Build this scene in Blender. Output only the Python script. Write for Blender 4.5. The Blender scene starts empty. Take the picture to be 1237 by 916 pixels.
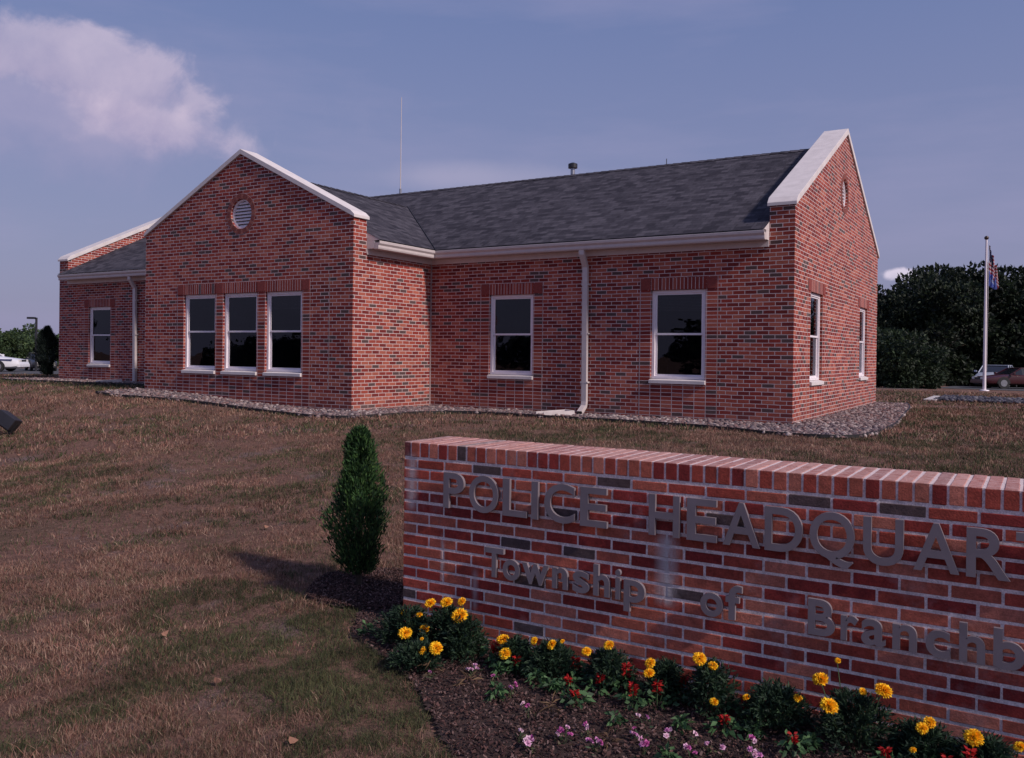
import bpy, bmesh, math, random
import numpy as np
from mathutils import Vector, Matrix
random.seed(7)
RNG = np.random.default_rng(11)
R = math.radians
S = bpy.context.scene
COL = S.collection

# ------------------------------------------------------------------ camera
cd = bpy.data.cameras.new('camera')
cam = bpy.data.objects.new('camera', cd); COL.objects.link(cam)
cd.sensor_width = 36.0; cd.lens = 36.0 * 1039.76 / 1237.0
cd.shift_y = -(458.0 - 434.1) / 1237.0
cd.clip_start = 0.05; cd.clip_end = 3000
rt = Vector((0.85448557, 0.51931538, 0.01288186)); dn = Vector((0.01354291, 0.0025195, -0.99990512)); fw = Vector((-0.51929856, 0.85457896, -0.00488016))
m = Matrix((rt, -dn, -fw)).transposed().to_4x4(); m.translation = Vector((0, 0, 1.10))
cam.matrix_world = m
S.camera = cam

# ------------------------------------------------------------------ light
SUN_EL, SUN_AZ = 37.0, -6.5            # azimuth from +X towards +Y
w = bpy.data.worlds.new('World'); S.world = w; w.use_nodes = True
nt = w.node_tree; N = nt.nodes; L = nt.links; N.clear()
def nn(t, **k):
    n = N.new(t)
    for a, b in k.items(): setattr(n, a, b)
    return n
out = nn('ShaderNodeOutputWorld'); bg = nn('ShaderNodeBackground'); L.new(bg.outputs[0], out.inputs[0])
bg.inputs['Strength'].default_value = 0.142
sky = nn('ShaderNodeTexSky', sky_type='NISHITA'); sky.sun_disc = False
sky.sun_elevation = R(SUN_EL); sky.sun_rotation = R(90 - SUN_AZ)
sky.air_density = 1.0; sky.dust_density = 2.0; sky.ozone_density = 2.0
tc = nn('ShaderNodeTexCoord')
def vm(op, a, b=None):
    n = nn('ShaderNodeVectorMath', operation=op)
    for i, v in enumerate((a, b)):
        if v is None: continue
        if hasattr(v, 'links'): L.new(v, n.inputs[i])
        else: n.inputs[i].default_value = v
    return n
def mt(op, a, b=None, clamp=False):
    n = nn('ShaderNodeMath', operation=op); n.use_clamp = clamp
    for i, v in enumerate((a, b)):
        if v is None: continue
        if hasattr(v, 'links'): L.new(v, n.inputs[i])
        else: n.inputs[i].default_value = v
    return n.outputs[0]
def mixc(f, a, b, bt='MIX'):
    n = nn('ShaderNodeMix', data_type='RGBA', blend_type=bt)
    for i, v in zip((0, 6, 7), (f, a, b)):
        if hasattr(v, 'links'): L.new(v, n.inputs[i])
        else: n.inputs[i].default_value = v
    return n.outputs[2]
GEN = tc.outputs['Generated']
def noise(scale, detail=6, rough=.55, vec=None, dist=0):
    n = nn('ShaderNodeTexNoise'); n.inputs['Scale'].default_value = scale; n.inputs['Detail'].default_value = detail
    n.inputs['Roughness'].default_value = rough; n.inputs['Distortion'].default_value = dist
    L.new(vec if vec is not None else GEN, n.inputs['Vector']); return n
# a thin even veil of high cloud takes the deep blue out of the sky
veil = mixc(0.74, sky.outputs[0], (1.30, 1.64, 3.45, 1))
sep = nn('ShaderNodeSeparateXYZ'); L.new(GEN, sep.inputs[0])
elev = sep.outputs['Z']
# low milky haze towards the horizon
lowf = mt('MULTIPLY', mt('SUBTRACT', 1.0, mt('MULTIPLY', elev, 2.6), clamp=True), 0.62)
veil = mixc(lowf, veil, (2.75, 2.45, 3.55, 1))
# streaks of thin cirrus
mp = nn('ShaderNodeMapping'); mp.inputs['Scale'].default_value = (1, 1, 5.0); L.new(GEN, mp.inputs[0])
ci = noise(2.2, 6, .55, mp.outputs[0]); rc = nn('ShaderNodeMapRange'); L.new(ci.outputs[0], rc.inputs[0]); rc.inputs[1].default_value = .48; rc.inputs[2].default_value = .75; rc.inputs[4].default_value = .38
veil = mixc(rc.outputs[0], veil, (3.1, 2.9, 4.5, 1))
def cloud(base, cdir, along, up, ra, ru, amp, bright, shade, soft=.35, fs=9.0, strength=1.0, slope=0.0):
    """a cumulus lying around direction cdir: ra / ru are its half extents, edges broken up by noise"""
    c = Vector(cdir).normalized(); a = Vector(along).normalized(); u = Vector(up).normalized()
    d = vm('SUBTRACT', GEN, tuple(c)).outputs[0]
    da = mt('DIVIDE', vm('DOT_PRODUCT', d, tuple(a)).outputs['Value'], ra)
    du0 = vm('DOT_PRODUCT', d, tuple(u)).outputs['Value']
    du = mt('ADD', mt('DIVIDE', du0, ru), mt('MULTIPLY', da, slope))
    r = mt('SQRT', mt('ADD', mt('MULTIPLY', da, da), mt('MULTIPLY', du, du)))
    n1 = noise(fs, 9, .58, dist=.25); n2 = noise(fs * .45, 3, .5)
    f = mt('ADD', mt('MULTIPLY', mt('SUBTRACT', n1.outputs[0], .5), amp), mt('MULTIPLY', mt('SUBTRACT', n2.outputs[0], .5), amp))
    body = mt('ADD', mt('SUBTRACT', 1.0, r), f)
    mr = nn('ShaderNodeMapRange', interpolation_type='SMOOTHSTEP'); L.new(body, mr.inputs[0]); mr.inputs[1].default_value = 0.0; mr.inputs[2].default_value = soft; mr.inputs[4].default_value = strength
    # bright top, greyer underside, with billows
    lit = mt('ADD', mt('ADD', mt('MULTIPLY', du, .45), .5), mt('MULTIPLY', mt('SUBTRACT', n1.outputs[0], .5), 2.2), clamp=True)
    return mixc(mr.outputs[0], base, mixc(lit, shade, bright))
def pd(x, y):      # a direction in the sky
    v = rt * ((x - 618.5) / 1039.76) + dn * ((y - 434.1) / 1039.76) + fw
    return v.normalized()
UPV = (0, 0, 1)
def cl(base, x, y, rx, ry, **k):
    c = pd(x, y); a = (pd(x + 50, y) - pd(x - 50, y)).normalized(); u = (pd(x, y - 50) - pd(x, y + 50)).normalized()
    return cloud(base, c, a, u, rx / 1040.0, ry / 1040.0, **k)
BR = (5.6, 4.7, 5.8, 1); SH = (2.9, 2.65, 4.2, 1)
veil = cl(veil, 120, 130, 260, 85, amp=2.1, bright=(4.0, 3.5, 4.9, 1), shade=SH, soft=1.1, fs=7, slope=-.25, strength=.5)
veil = cl(veil, 75, 72, 130, 54, amp=2.5, bright=BR, shade=(3.0, 2.7, 4.2, 1), soft=.5, fs=13, slope=.45, strength=.60)
veil = cl(veil, 185, 150, 120, 34, amp=2.3, bright=BR, shade=(3.3, 2.9, 4.4, 1), soft=.9, fs=16, slope=.35, strength=.7)
veil = cl(veil, 1085, 331, 22, 9, amp=1.5, bright=(6.8, 6.0, 7.2, 1), shade=(4.6, 4.3, 5.6, 1), soft=.5, fs=30, strength=.85)
veil = cl(veil, 560, 215, 190, 26, amp=1.0, bright=(3.9, 3.6, 4.9, 1), shade=(3.5, 3.3, 4.6, 1), soft=1.0, fs=6, strength=.5)
L.new(veil, bg.inputs['Color'])
sd = bpy.data.lights.new('sun', 'SUN'); sd.energy = 4.1; sd.angle = R(4.0); sd.color = (1.0, .86, .80)
sun = bpy.data.objects.new('sun', sd); COL.objects.link(sun)
sv = Vector((math.cos(R(SUN_EL)) * math.cos(R(SUN_AZ)), math.cos(R(SUN_EL)) * math.sin(R(SUN_AZ)), math.sin(R(SUN_EL))))
sun.rotation_euler = sv.to_track_quat('Z', 'Y').to_euler(); sun.location = (20, -5, 20)
S.view_settings.view_transform = 'Standard'; S.view_settings.look = 'None'
S.view_settings.exposure = -0.24; S.view_settings.gamma = 1.0
S.render.engine = 'CYCLES'
S.cycles.max_bounces = 6; S.cycles.transparent_max_bounces = 12

# ------------------------------------------------------------------ helpers
def ss(a, b, x):
    t = np.clip((np.asarray(x, float) - a) / (b - a), 0, 1); return t * t * (3 - 2 * t)
def hgt(x, y):
    x = np.asarray(x, float); y = np.asarray(y, float)
    z = -0.62 + 0.62 * ss(3.2, 11.5, y)
    z = z + 0.22 * ss(-11, -17, x) * ss(8, 12, y)
    d = np.hypot(x, y)
    return z - 0.55 * ss(28, 60, d) - 0.40 * ss(60, 80, d)
def hz(x, y): return float(hgt(x, y))
_perm = np.random.default_rng(3).random((256, 256))
def vnoise(x, y, s):
    x = np.asarray(x, float) * s + 57.3; y = np.asarray(y, float) * s + 91.7
    xi = np.floor(x).astype(int); yi = np.floor(y).astype(int); fx = x - xi; fy = y - yi
    fx = fx * fx * (3 - 2 * fx); fy = fy * fy * (3 - 2 * fy)
    g = lambda i, j: _perm[i & 255, j & 255]
    return (g(xi, yi) * (1 - fx) + g(xi + 1, yi) * fx) * (1 - fy) + (g(xi, yi + 1) * (1 - fx) + g(xi + 1, yi + 1) * fx) * fy
def fbm(x, y, s, o=4):
    r = 0; a = .5; t = 0
    for i in range(o): r = r + a * vnoise(x, y, s * 2 ** i); t += a; a *= .5
    return r / t
def inpoly(x, y, P):
    x = np.asarray(x); y = np.asarray(y); c = np.zeros(x.shape, bool); n = len(P); j = n - 1
    for i in range(n):
        xi, yi = P[i]; xj, yj = P[j]
        k = ((yi > y) != (yj > y)) & (x < (xj - xi) * (y - yi) / (yj - yi + 1e-12) + xi)
        c ^= k; j = i
    return c

def tag(o, label=None, cat=None, group=None, kind=None):
    if label: o['label'] = label
    if cat: o['category'] = cat
    if group: o['group'] = group
    if kind: o['kind'] = kind
    return o
def empty(name, loc=(0, 0, 0), rz=0, label=None, cat=None, group=None):
    o = bpy.data.objects.new(name, None); COL.objects.link(o); o.location = loc; o.rotation_euler = (0, 0, rz); o.empty_display_size = .1
    return tag(o, label, cat, group)
def link(name, me, mat=None, parent=None):
    o = bpy.data.objects.new(name, me); COL.objects.link(o)
    if mat is not None:
        for q in (mat if isinstance(mat, (list, tuple)) else [mat]): me.materials.append(q)
    if parent: o.parent = parent
    return o
def npmesh(name, V, F, cols=None, smooth=False):
    """V (n,3), F (m,k) arrays of equal-sided faces; cols (n,3) per-vertex colour"""
    V = np.asarray(V, np.float32); F = np.asarray(F, np.int32); k = F.shape[1]
    me = bpy.data.meshes.new(name); me.vertices.add(len(V)); me.vertices.foreach_set('co', V.ravel())
    me.loops.add(F.size); me.loops.foreach_set('vertex_index', F.ravel())
    me.polygons.add(len(F)); me.polygons.foreach_set('loop_start', np.arange(len(F), dtype=np.int32) * k)
    me.update(calc_edges=True)
    if cols is not None:
        a = me.attributes.new('col', 'FLOAT_COLOR', 'POINT')
        a.data.foreach_set('color', np.concatenate([cols, np.ones((len(cols), 1))], 1).astype(np.float32).ravel())
    me.polygons.foreach_set('use_smooth', np.full(len(F), bool(smooth)))
    return me
class MB:
    def __init__(s): s.v = []; s.f = []; s.mi = []
    def add(s, V, F, mi=0):
        n = len(s.v); s.v += [tuple(p) for p in V]; s.f += [tuple(i + n for i in f) for f in F]; s.mi += [mi] * len(F); return s
    def box(s, a, b, mi=0):
        x0, y0, z0 = a; x1, y1, z1 = b
        return s.add([(x0, y0, z0), (x1, y0, z0), (x1, y1, z0), (x0, y1, z0), (x0, y0, z1), (x1, y0, z1), (x1, y1, z1), (x0, y1, z1)],
                     [(0, 3, 2, 1), (4, 5, 6, 7), (0, 1, 5, 4), (1, 2, 6, 5), (2, 3, 7, 6), (3, 0, 4, 7)], mi)
    def prism(s, poly, d, mi=0):
        """poly: 3d points of a planar loop, extruded by vector d"""
        n = len(poly); V = [tuple(p) for p in poly] + [tuple(Vector(p) + Vector(d)) for p in poly]
        return s.add(V, [tuple(range(n)), tuple(range(2 * n - 1, n - 1, -1))] + [(i, i + n, (i + 1) % n + n, (i + 1) % n) for i in range(n)], mi)
    def tube(s, pts, rad, seg=8, mi=0, caps=True):
        pts = [Vector(p) for p in pts]; V = []; n = len(pts)
        for i, p in enumerate(pts):
            t = (pts[min(i + 1, n - 1)] - pts[max(i - 1, 0)]).normalized()
            a = t.orthogonal().normalized() if i == 0 else (a - t * a.dot(t)).normalized()
            b = t.cross(a); r = rad[i] if isinstance(rad, (list, tuple)) else rad
            for k in range(seg):
                th = 2 * math.pi * k / seg; V.append(p + a * math.cos(th) * r + b * math.sin(th) * r)
        F = [(i * seg + k, i * seg + (k + 1) % seg, (i + 1) * seg + (k + 1) % seg, (i + 1) * seg + k) for i in range(n - 1) for k in range(seg)]
        if caps: F += [tuple(range(seg - 1, -1, -1)), tuple((n - 1) * seg + k for k in range(seg))]
        return s.add(V, F, mi)
    def build(s, name, mat, parent=None, smooth=False, bevel=0):
        me = bpy.data.meshes.new(name); me.from_pydata(s.v, [], s.f); me.polygons.foreach_set('material_index', s.mi)
        bm = bmesh.new(); bm.from_mesh(me); bmesh.ops.recalc_face_normals(bm, faces=bm.faces)
        if bevel: bmesh.ops.bevel(bm, geom=bm.edges[:] , offset=bevel, segments=2, affect='EDGES', profile=.6, clamp_overlap=True)
        bm.to_mesh(me); bm.free()
        if smooth: me.polygons.foreach_set('use_smooth', np.ones(len(me.polygons), bool)); me.set_sharp_from_angle(angle=R(35))
        return link(name, me, mat, parent)

# ------------------------------------------------------------------ materials
class MT:
    def __init__(s, name):
        s.m = bpy.data.materials.new(name); s.m.use_nodes = True; s.t = s.m.node_tree; s.b = s.t.nodes['Principled BSDF']
    def n(s, t, ins=None, **k):
        q = s.t.nodes.new(t)
        for a, b in k.items(): setattr(q, a, b)
        for a, b in (ins or {}).items():
            if hasattr(b, 'links'): s.t.links.new(b, q.inputs[a])
            else: q.inputs[a].default_value = b
        return q
    def math(s, op, a, b=0.0, clamp=False):
        q = s.n('ShaderNodeMath', {0: a, 1: b}, operation=op); q.use_clamp = clamp; return q.outputs[0]
    def mix(s, f, a, b, bt='MIX'): return s.n('ShaderNodeMix', {0: f, 6: a, 7: b}, data_type='RGBA', blend_type=bt).outputs[2]
    def noise(s, sc, det=4, rough=.55, vec=None, dist=0):
        q = s.n('ShaderNodeTexNoise', {'Scale': sc, 'Detail': det, 'Roughness': rough, 'Distortion': dist})
        if vec is not None: s.t.links.new(vec, q.inputs['Vector'])
        return q.outputs[0]
    def pos(s): return s.n('ShaderNodeNewGeometry').outputs['Position']
    def obj(s): return s.n('ShaderNodeTexCoord').outputs['Object']
    def ramp(s, f, stops, interp='LINEAR'):
        q = s.n('ShaderNodeValToRGB', {0: f}); e = q.color_ramp; e.interpolation = interp
        while len(e.elements) < len(stops): e.elements.new(.5)
        for i, (p_, c) in enumerate(stops): e.elements[i].position = p_; e.elements[i].color = (*c, 1)
        return q.outputs[0]
    def mr(s, v, a, b, c=0.0, d=1.0): return s.n('ShaderNodeMapRange', {0: v, 1: a, 2: b, 3: c, 4: d}).outputs[0]
    def set(s, **k):
        for a, v in k.items():
            i = s.b.inputs[a.replace('_', ' ')]
            if hasattr(v, 'links'): s.t.links.new(v, i)
            else: i.default_value = v
        return s
    def bump(s, h, dist=.01, st=1.0):
        q = s.n('ShaderNodeBump', {'Height': h, 'Distance': dist, 'Strength': st}); s.t.links.new(q.outputs[0], s.b.inputs['Normal']); return s
def c3(v): return (*v, 1)
def plain(name, col, rough=.6, metal=0, var=.15, nscale=8, spec=.5):
    M = MT(name); n = M.noise(nscale, 5, .6, M.obj()); f = M.mr(n, .3, .7, 1 - var, 1 + var)
    M.set(Base_Color=M.mix(1.0, c3(col), M.n('ShaderNodeCombineColor', {0: f, 1: f, 2: f}).outputs[0], 'MULTIPLY'), Roughness=rough, Metallic=metal)
    M.b.inputs['Specular IOR Level'].default_value = spec
    return M.m
MORT = (.62, .50, .495)
def brickmat(name, bw=.2032, rh=.0677, off=.5, shift=(0, 0), stops=None, mort=MORT, msize=.0062, axis=None):
    M = MT(name); P = M.n('ShaderNodeSeparateXYZ', {0: M.pos()}); Nn = M.n('ShaderNodeSeparateXYZ', {0: M.n('ShaderNodeNewGeometry').outputs['True Normal']})
    sx = M.math('GREATER_THAN', M.math('ABSOLUTE', Nn.outputs[0]), .6)
    u = M.math('ADD', M.math('MULTIPLY', P.outputs[1], sx), M.math('MULTIPLY', P.outputs[0], M.math('SUBTRACT', 1.0, sx)))
    u = M.math('ADD', u, 60 * bw * 2 + shift[0]); v = M.math('ADD', P.outputs[2], 20 * rh + shift[1])
    # hand-laid: courses waver by a few millimetres
    wob = M.noise(1.7, 3, .5, M.pos())
    v = M.math('ADD', v, M.mr(wob, .3, .7, -.004, .004))
    vec = M.n('ShaderNodeCombineXYZ', {0: u, 1: v, 2: 0.0}).outputs[0]
    bt = M.n('ShaderNodeTexBrick', {'Vector': vec, 'Scale': 1.0, 'Color1': (0, 0, 0, 1), 'Color2': (1, 1, 1, 1), 'Mortar': (.5, .5, .5, 1), 'Mortar Size': msize, 'Mortar Smooth': .15, 'Bias': 0.0, 'Brick Width': bw, 'Row Height': rh})
    bt.offset = off; bt.offset_frequency = 2
    stops = stops or [(0, (.098, .058, .056)), (.085, (.165, .025, .023)), (.30, (.245, .038, .029)), (.53, (.310, .064, .044)), (.80, (.375, .108, .074))]
    c = M.ramp(bt.outputs['Color'], stops, 'CONSTANT')
    fine = M.noise(90, 3, .7, M.pos()); big = M.noise(.8, 5, .65, M.pos())
    g = M.math('MULTIPLY', M.mr(fine, .25, .75, .72, 1.28), M.mr(big, .3, .7, .78, 1.18))
    c = M.mix(1.0, c, M.n('ShaderNodeCombineColor', {0: g, 1: g, 2: g}).outputs[0], 'MULTIPLY')
    mm = M.mr(M.noise(6, 4, .6, M.pos()), .3, .7, .82, 1.12)
    mo = M.mix(1.0, c3(mort), M.n('ShaderNodeCombineColor', {0: mm, 1: mm, 2: mm}).outputs[0], 'MULTIPLY')
    c = M.mix(bt.outputs['Fac'], c, mo)
    spl = M.math('MULTIPLY', M.mr(P.outputs[2], .42, .0), M.mr(M.noise(5, 5, .7, M.pos()), .35, .7))      # soil splashed up the lowest courses
    c = M.mix(M.math('MULTIPLY', spl, .45), c, (.17, .115, .105, 1))
    M.set(Base_Color=c, Roughness=.88); M.b.inputs['Specular IOR Level'].default_value = .25
    h = M.math('SUBTRACT', M.math('MULTIPLY', fine, .25), bt.outputs['Fac'])
    M.bump(h, .006, .8); return M.m
BRICK = brickmat('wall_brick')
STACK = brickmat('stack_bond_brick', off=0.0, shift=(.0, 0))
SOLD = brickmat('soldier_brick', bw=.0677, rh=.24, off=0.0, shift=(0, 0), stops=[(0, (.06, .03, .04)), (.05, (.17, .036, .032)), (.4, (.21, .052, .040)), (.75, (.29, .09, .07))], msize=.0045)
BLOCK = plain('corner_block', (.225, .045, .038), .9, var=.3, nscale=40)
WHITE = plain('white_paint', (.80, .74, .78), .45, var=.05)
STONE = plain('cast_stone', (.62, .575, .575), .8, var=.10, nscale=5)
CREAM = plain('cream_aluminium', (.56, .50, .50), .4, var=.06)
FRIEZE = plain('frieze_paint', (.62, .56, .56), .6, var=.06)
def glassmat():
    M = MT('window_glass'); t = M.t
    tr = M.n('ShaderNodeBsdfTransparent', {0: (.30, .32, .38, 1)}); gl = M.n('ShaderNodeBsdfGlossy', {0: (.9, .92, 1, 1), 'Roughness': .01})
    wv = M.n('ShaderNodeBump', {'Height': M.noise(1.6, 2, .5, M.pos()), 'Distance': .012, 'Strength': .5}); t.links.new(wv.outputs[0], gl.inputs['Normal'])
    lw = M.n('ShaderNodeLayerWeight', {0: .5}).outputs['Facing']; fr = M.math('ADD', M.math('MULTIPLY', M.math('POWER', lw, 5.0), .9), .042)
    mx = M.n('ShaderNodeMixShader', {0: fr, 1: tr.outputs[0], 2: gl.outputs[0]})
    t.links.new(mx.outputs[0], t.nodes['Material Output'].inputs[0]); return M.m
GLASS = glassmat()
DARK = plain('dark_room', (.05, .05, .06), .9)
BLIND = plain('window_blind', (.30, .29, .30), .8)
def shingle():
    M = MT('roof_shingle'); P = M.n('ShaderNodeSeparateXYZ', {0: M.pos()}); Nn = M.n('ShaderNodeSeparateXYZ', {0: M.n('ShaderNodeNewGeometry').outputs['True Normal']})
    sx = M.math('GREATER_THAN', M.math('ABSOLUTE', Nn.outputs[0]), M.math('ABSOLUTE', Nn.outputs[1])); iv = M.math('SUBTRACT', 1.0, sx)
    u = M.math('ADD', M.math('ADD', M.math('MULTIPLY', P.outputs[1], sx), M.math('MULTIPLY', P.outputs[0], iv)), 100.0)
    v = M.math('ADD', M.math('MULTIPLY', P.outputs[2], 2.26), 20.0)
    vec = M.n('ShaderNodeCombineXYZ', {0: u, 1: v, 2: 0.0}).outputs[0]
    def bk(bw, rh, o, f):
        b = M.n('ShaderNodeTexBrick', {'Vector': vec, 'Scale': 1.0, 'Color1': (0, 0, 0, 1), 'Color2': (1, 1, 1, 1), 'Mortar': (0, 0, 0, 1), 'Mortar Size': .004, 'Mortar Smooth': .4, 'Brick Width': bw, 'Row Height': rh}); b.offset = o; b.offset_frequency = f; return b
    b1 = bk(.17, .135, .37, 2); b2 = bk(.29, .135, .61, 3)
    t = M.math('ADD', M.math('MULTIPLY', b1.outputs[0], .5), M.math('MULTIPLY', b2.outputs[0], .5))
    t = M.math('ADD', t, M.mr(M.noise(14, 4, .8, vec), .3, .7, -.12, .12))
    c = M.ramp(t, [(0.15, (.026, .024, .034)), (.5, (.050, .046, .060)), (.85, (.080, .074, .092))])
    sp = M.noise(220, 2, .8, M.pos()); g = M.mr(sp, .3, .7, .7, 1.3)
    c = M.mix(1.0, c, M.n('ShaderNodeCombineColor', {0: g, 1: g, 2: g}).outputs[0], 'MULTIPLY')
    c = M.mix(M.math('MULTIPLY', b1.outputs['Fac'], .6), c, (.02, .02, .025, 1))
    M.set(Base_Color=c, Roughness=.95); M.b.inputs['Specular IOR Level'].default_value = .2
    M.bump(M.math('SUBTRACT', t, b1.outputs['Fac']), .012, .8); return M.m
ROOF = shingle()
def vcol(name, rough=.8, sss=0, spec=.3, trans=0.0, two=None):
    M = MT(name); a = M.n('ShaderNodeAttribute', attribute_name='col')
    M.set(Base_Color=a.outputs['Color'], Roughness=rough); M.b.inputs['Specular IOR Level'].default_value = spec
    if trans:
        tr = M.n('ShaderNodeBsdfTranslucent', {0: a.outputs['Color']}); mx = M.n('ShaderNodeMixShader', {0: trans, 1: M.b.outputs[0], 2: tr.outputs[0]})
        M.t.links.new(mx.outputs[0], M.t.nodes['Material Output'].inputs[0])
    return M.m
LEAF = vcol('leaf', .6, trans=.25); GRASSM = vcol('grass_blade', .8, trans=.2); PETAL = vcol('petal', .7, trans=.15); ROCK = vcol('river_stone', .85)
BLACKM = plain('black_metal', (.02, .02, .025), .4)
GREYM = plain('grey_metal', (.35, .35, .38), .35, .8)
BARK = plain('bark', (.05, .036, .028), .95, var=.4, nscale=20)
EDGE = plain('black_plastic', (.012, .012, .014), .6)

# ------------------------------------------------------------------ ground
GR_PTS = [(-16.9, 10.95), (-16.04, 10.75), (-14.9, 10.95), (-13.69, 11.1), (-11.94, 11.0), (-10.4, 10.72), (-9.75, 10.95), (-9.6, 11.7), (-9.62, 12.6), (-9.2, 13.15), (-8.46, 13.3), (-6.87, 13.18), (-5.67, 13.15), (-4.3, 13.0), (-3.0, 12.35), (-2.25, 12.45), (-1.95, 13.2), (-1.95, 15.5), (-2.2, 18.5), (-2.4, 21.5), (-2.7, 23.2)]
GRAVEL = GR_PTS + [(-3.36, 23.2), (-3.36, 14.33), (-10.68, 14.33), (-10.68, 11.94), (-16.67, 11.94), (-16.9, 11.94)]
GR2 = [(-24.9, 13.2), (-23.5, 12.95), (-20.0, 13.25), (-17.4, 13.55)]
GRAVEL2 = GR2 + [(-16.67, 13.6), (-16.67, 14.33), (-23.9, 14.33), (-24.9, 14.4)]
BED = [(-3.80, 4.60), (-3.72, 4.26), (-3.50, 3.93), (-3.08, 3.74), (-2.72, 3.54), (-2.46, 3.32), (-2.12, 3.02), (-1.6, 2.72), (-.6, 2.50), (.6, 2.5), (1.6, 2.75), (1.9, 3.4), (1.7, 4.3), (1.13, 4.23), (-3.335, 4.23), (-3.335, 4.85), (-3.7, 4.9)]
TH = (-4.09, 4.67)
PIT = [(TH[0] + .12 + .50 * math.cos(a) * (1 + .08 * math.sin(3 * a)), TH[1] + .42 * math.sin(a)) for a in np.linspace(0, 2 * math.pi, 28, endpoint=False)]
SIGN = [(-3.335, 4.22), (1.13, 4.22), (1.13, 4.68), (-3.335, 4.68)]
FOOT = [(-23.9, 14.33), (-16.67, 14.33), (-16.67, 11.94), (-10.68, 11.94), (-10.68, 14.33), (-3.36, 14.33), (-3.36, 22.9), (-23.9, 22.9)]
STRIP = [(-2.35, 25.9), (12, 23.6), (12, 26.6), (-2.25, 28.6)]

def lawnmat():
    M = MT('dry_lawn'); P = M.pos()
    n1 = M.noise(.35, 5, .6, P); n2 = M.noise(1.6, 5, .65, P); n3 = M.noise(14, 5, .7, P); n4 = M.noise(70, 4, .75, P)
    straw = M.mix(M.mr(n3, .3, .7), (.115, .062, .050, 1), (.26, .150, .115, 1))
    soil = M.mix(M.mr(n4, .3, .7), (.12, .082, .082, 1), (.26, .195, .19, 1))
    green = M.mix(M.mr(n3, .3, .7), (.040, .045, .022, 1), (.085, .080, .038, 1))
    c = M.mix(M.mr(n1, .54, .70, 0, .35), straw, green)
    c = M.mix(M.mr(n2, .56, .70, 0, .4), c, green)
    c = M.mix(M.mr(M.noise(.9, 5, .7, M.n('ShaderNodeMapping', {0: P, 1: (7, 3, 0)}).outputs[0]), .56, .68, 0, .8), c, soil)
    n5 = M.noise(230, 3, .8, P)
    g = M.math('MULTIPLY', M.mr(n4, .25, .75, .5, 1.45), M.mr(n5, .3, .7, .6, 1.4)); c = M.mix(1.0, c, M.n('ShaderNodeCombineColor', {0: g, 1: g, 2: g}).outputs[0], 'MULTIPLY')
    M.set(Base_Color=c, Roughness=.95); M.b.inputs['Specular IOR Level'].default_value = .15
    M.bump(M.math('ADD', n4, M.math('MULTIPLY', n3, 1.5)), .03, .9); return M.m
LAWN = lawnmat()
def axis(c0, c1, fine, far, n):
    a = np.arange(c0, c1, fine); k = np.geomspace(fine * 1.5, far, n)
    return np.concatenate([c0 - np.cumsum(k)[::-1], a, c1 + np.cumsum(k)])
gx = axis(-20, 3, .14, 90, 34); gy = axis(1, 15, .14, 90, 34)
X, Y = np.meshgrid(gx, gy, indexing='ij')
Z = hgt(X, Y) + (fbm(X, Y, 1.3, 4) - .5) * .05 * (1 - ss(9, 11, Y)) * (1 - ss(20, 30, np.hypot(X, Y))) + (fbm(X, Y, 8, 2) - .5) * .012
nx, ny = X.shape; I = np.arange(nx * ny).reshape(nx, ny)
F = np.stack([I[:-1, :-1], I[1:, :-1], I[1:, 1:], I[:-1, 1:]], -1).reshape(-1, 4)
o = link('ground', npmesh('ground', np.stack([X, Y, Z], -1).reshape(-1, 3), F, smooth=True), LAWN); tag(o, kind='structure')
def groundz(x, y):
    x = np.asarray(x, float); y = np.asarray(y, float)
    return hgt(x, y) + (fbm(x, y, 1.3, 4) - .5) * .05 * (1 - ss(9, 11, y)) * (1 - ss(20, 30, np.hypot(x, y))) + (fbm(x, y, 8, 2) - .5) * .012
def patch(name, P, step, dz, mat, mound=0.0, rough=0.0):
    P = np.array(P); x0, y0 = P.min(0) - step; x1, y1 = P.max(0) + step
    ax = np.arange(x0, x1, step); ay = np.arange(y0, y1, step); X, Y = np.meshgrid(ax, ay, indexing='ij')
    Z = groundz(X, Y) + dz + (fbm(X, Y, 9, 3) - .5) * rough
    I = np.arange(X.size).reshape(X.shape); F = np.stack([I[:-1, :-1], I[1:, :-1], I[1:, 1:], I[:-1, 1:]], -1).reshape(-1, 4)
    cx = (X[:-1, :-1] + step / 2).ravel(); cy = (Y[:-1, :-1] + step / 2).ravel()
    k = inpoly(cx, cy, P); F = F[k]; used, inv = np.unique(F, return_inverse=True)
    V = np.stack([X, Y, Z], -1).reshape(-1, 3)[used]
    return tag(link(name, npmesh(name, V, inv.reshape(-1, 4), smooth=True), mat), kind='structure')
def soilmat():
    M = MT('mulch_soil'); P = M.pos(); a = M.noise(60, 5, .75, P); b = M.noise(5, 4, .6, P)
    c = M.mix(M.mr(a, .3, .7), (.022, .013, .013, 1), (.085, .045, .042, 1)); c = M.mix(M.mr(b, .5, .7, 0, .5), c, (.11, .060, .055, 1))
    M.set(Base_Color=c, Roughness=.95); M.bump(a, .03, 1.0); return M.m
SOIL = soilmat()
patch('flower_bed', BED, .03, .014, SOIL, rough=.03)
patch('tree_pit', PIT, .03, .018, SOIL, rough=.03)
GBASE = plain('gravel_base', (.07, .055, .06), .95, var=.4, nscale=60)
patch('gravel_bed', GRAVEL, .06, .012, GBASE, rough=.02)
patch('gravel_bed', GRAVEL2, .06, .012, GBASE, rough=.02)
patch('gravel_bed', STRIP, .2, .03, plain('slate_gravel', (.05, .05, .065), .95, var=.6, nscale=9))

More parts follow.
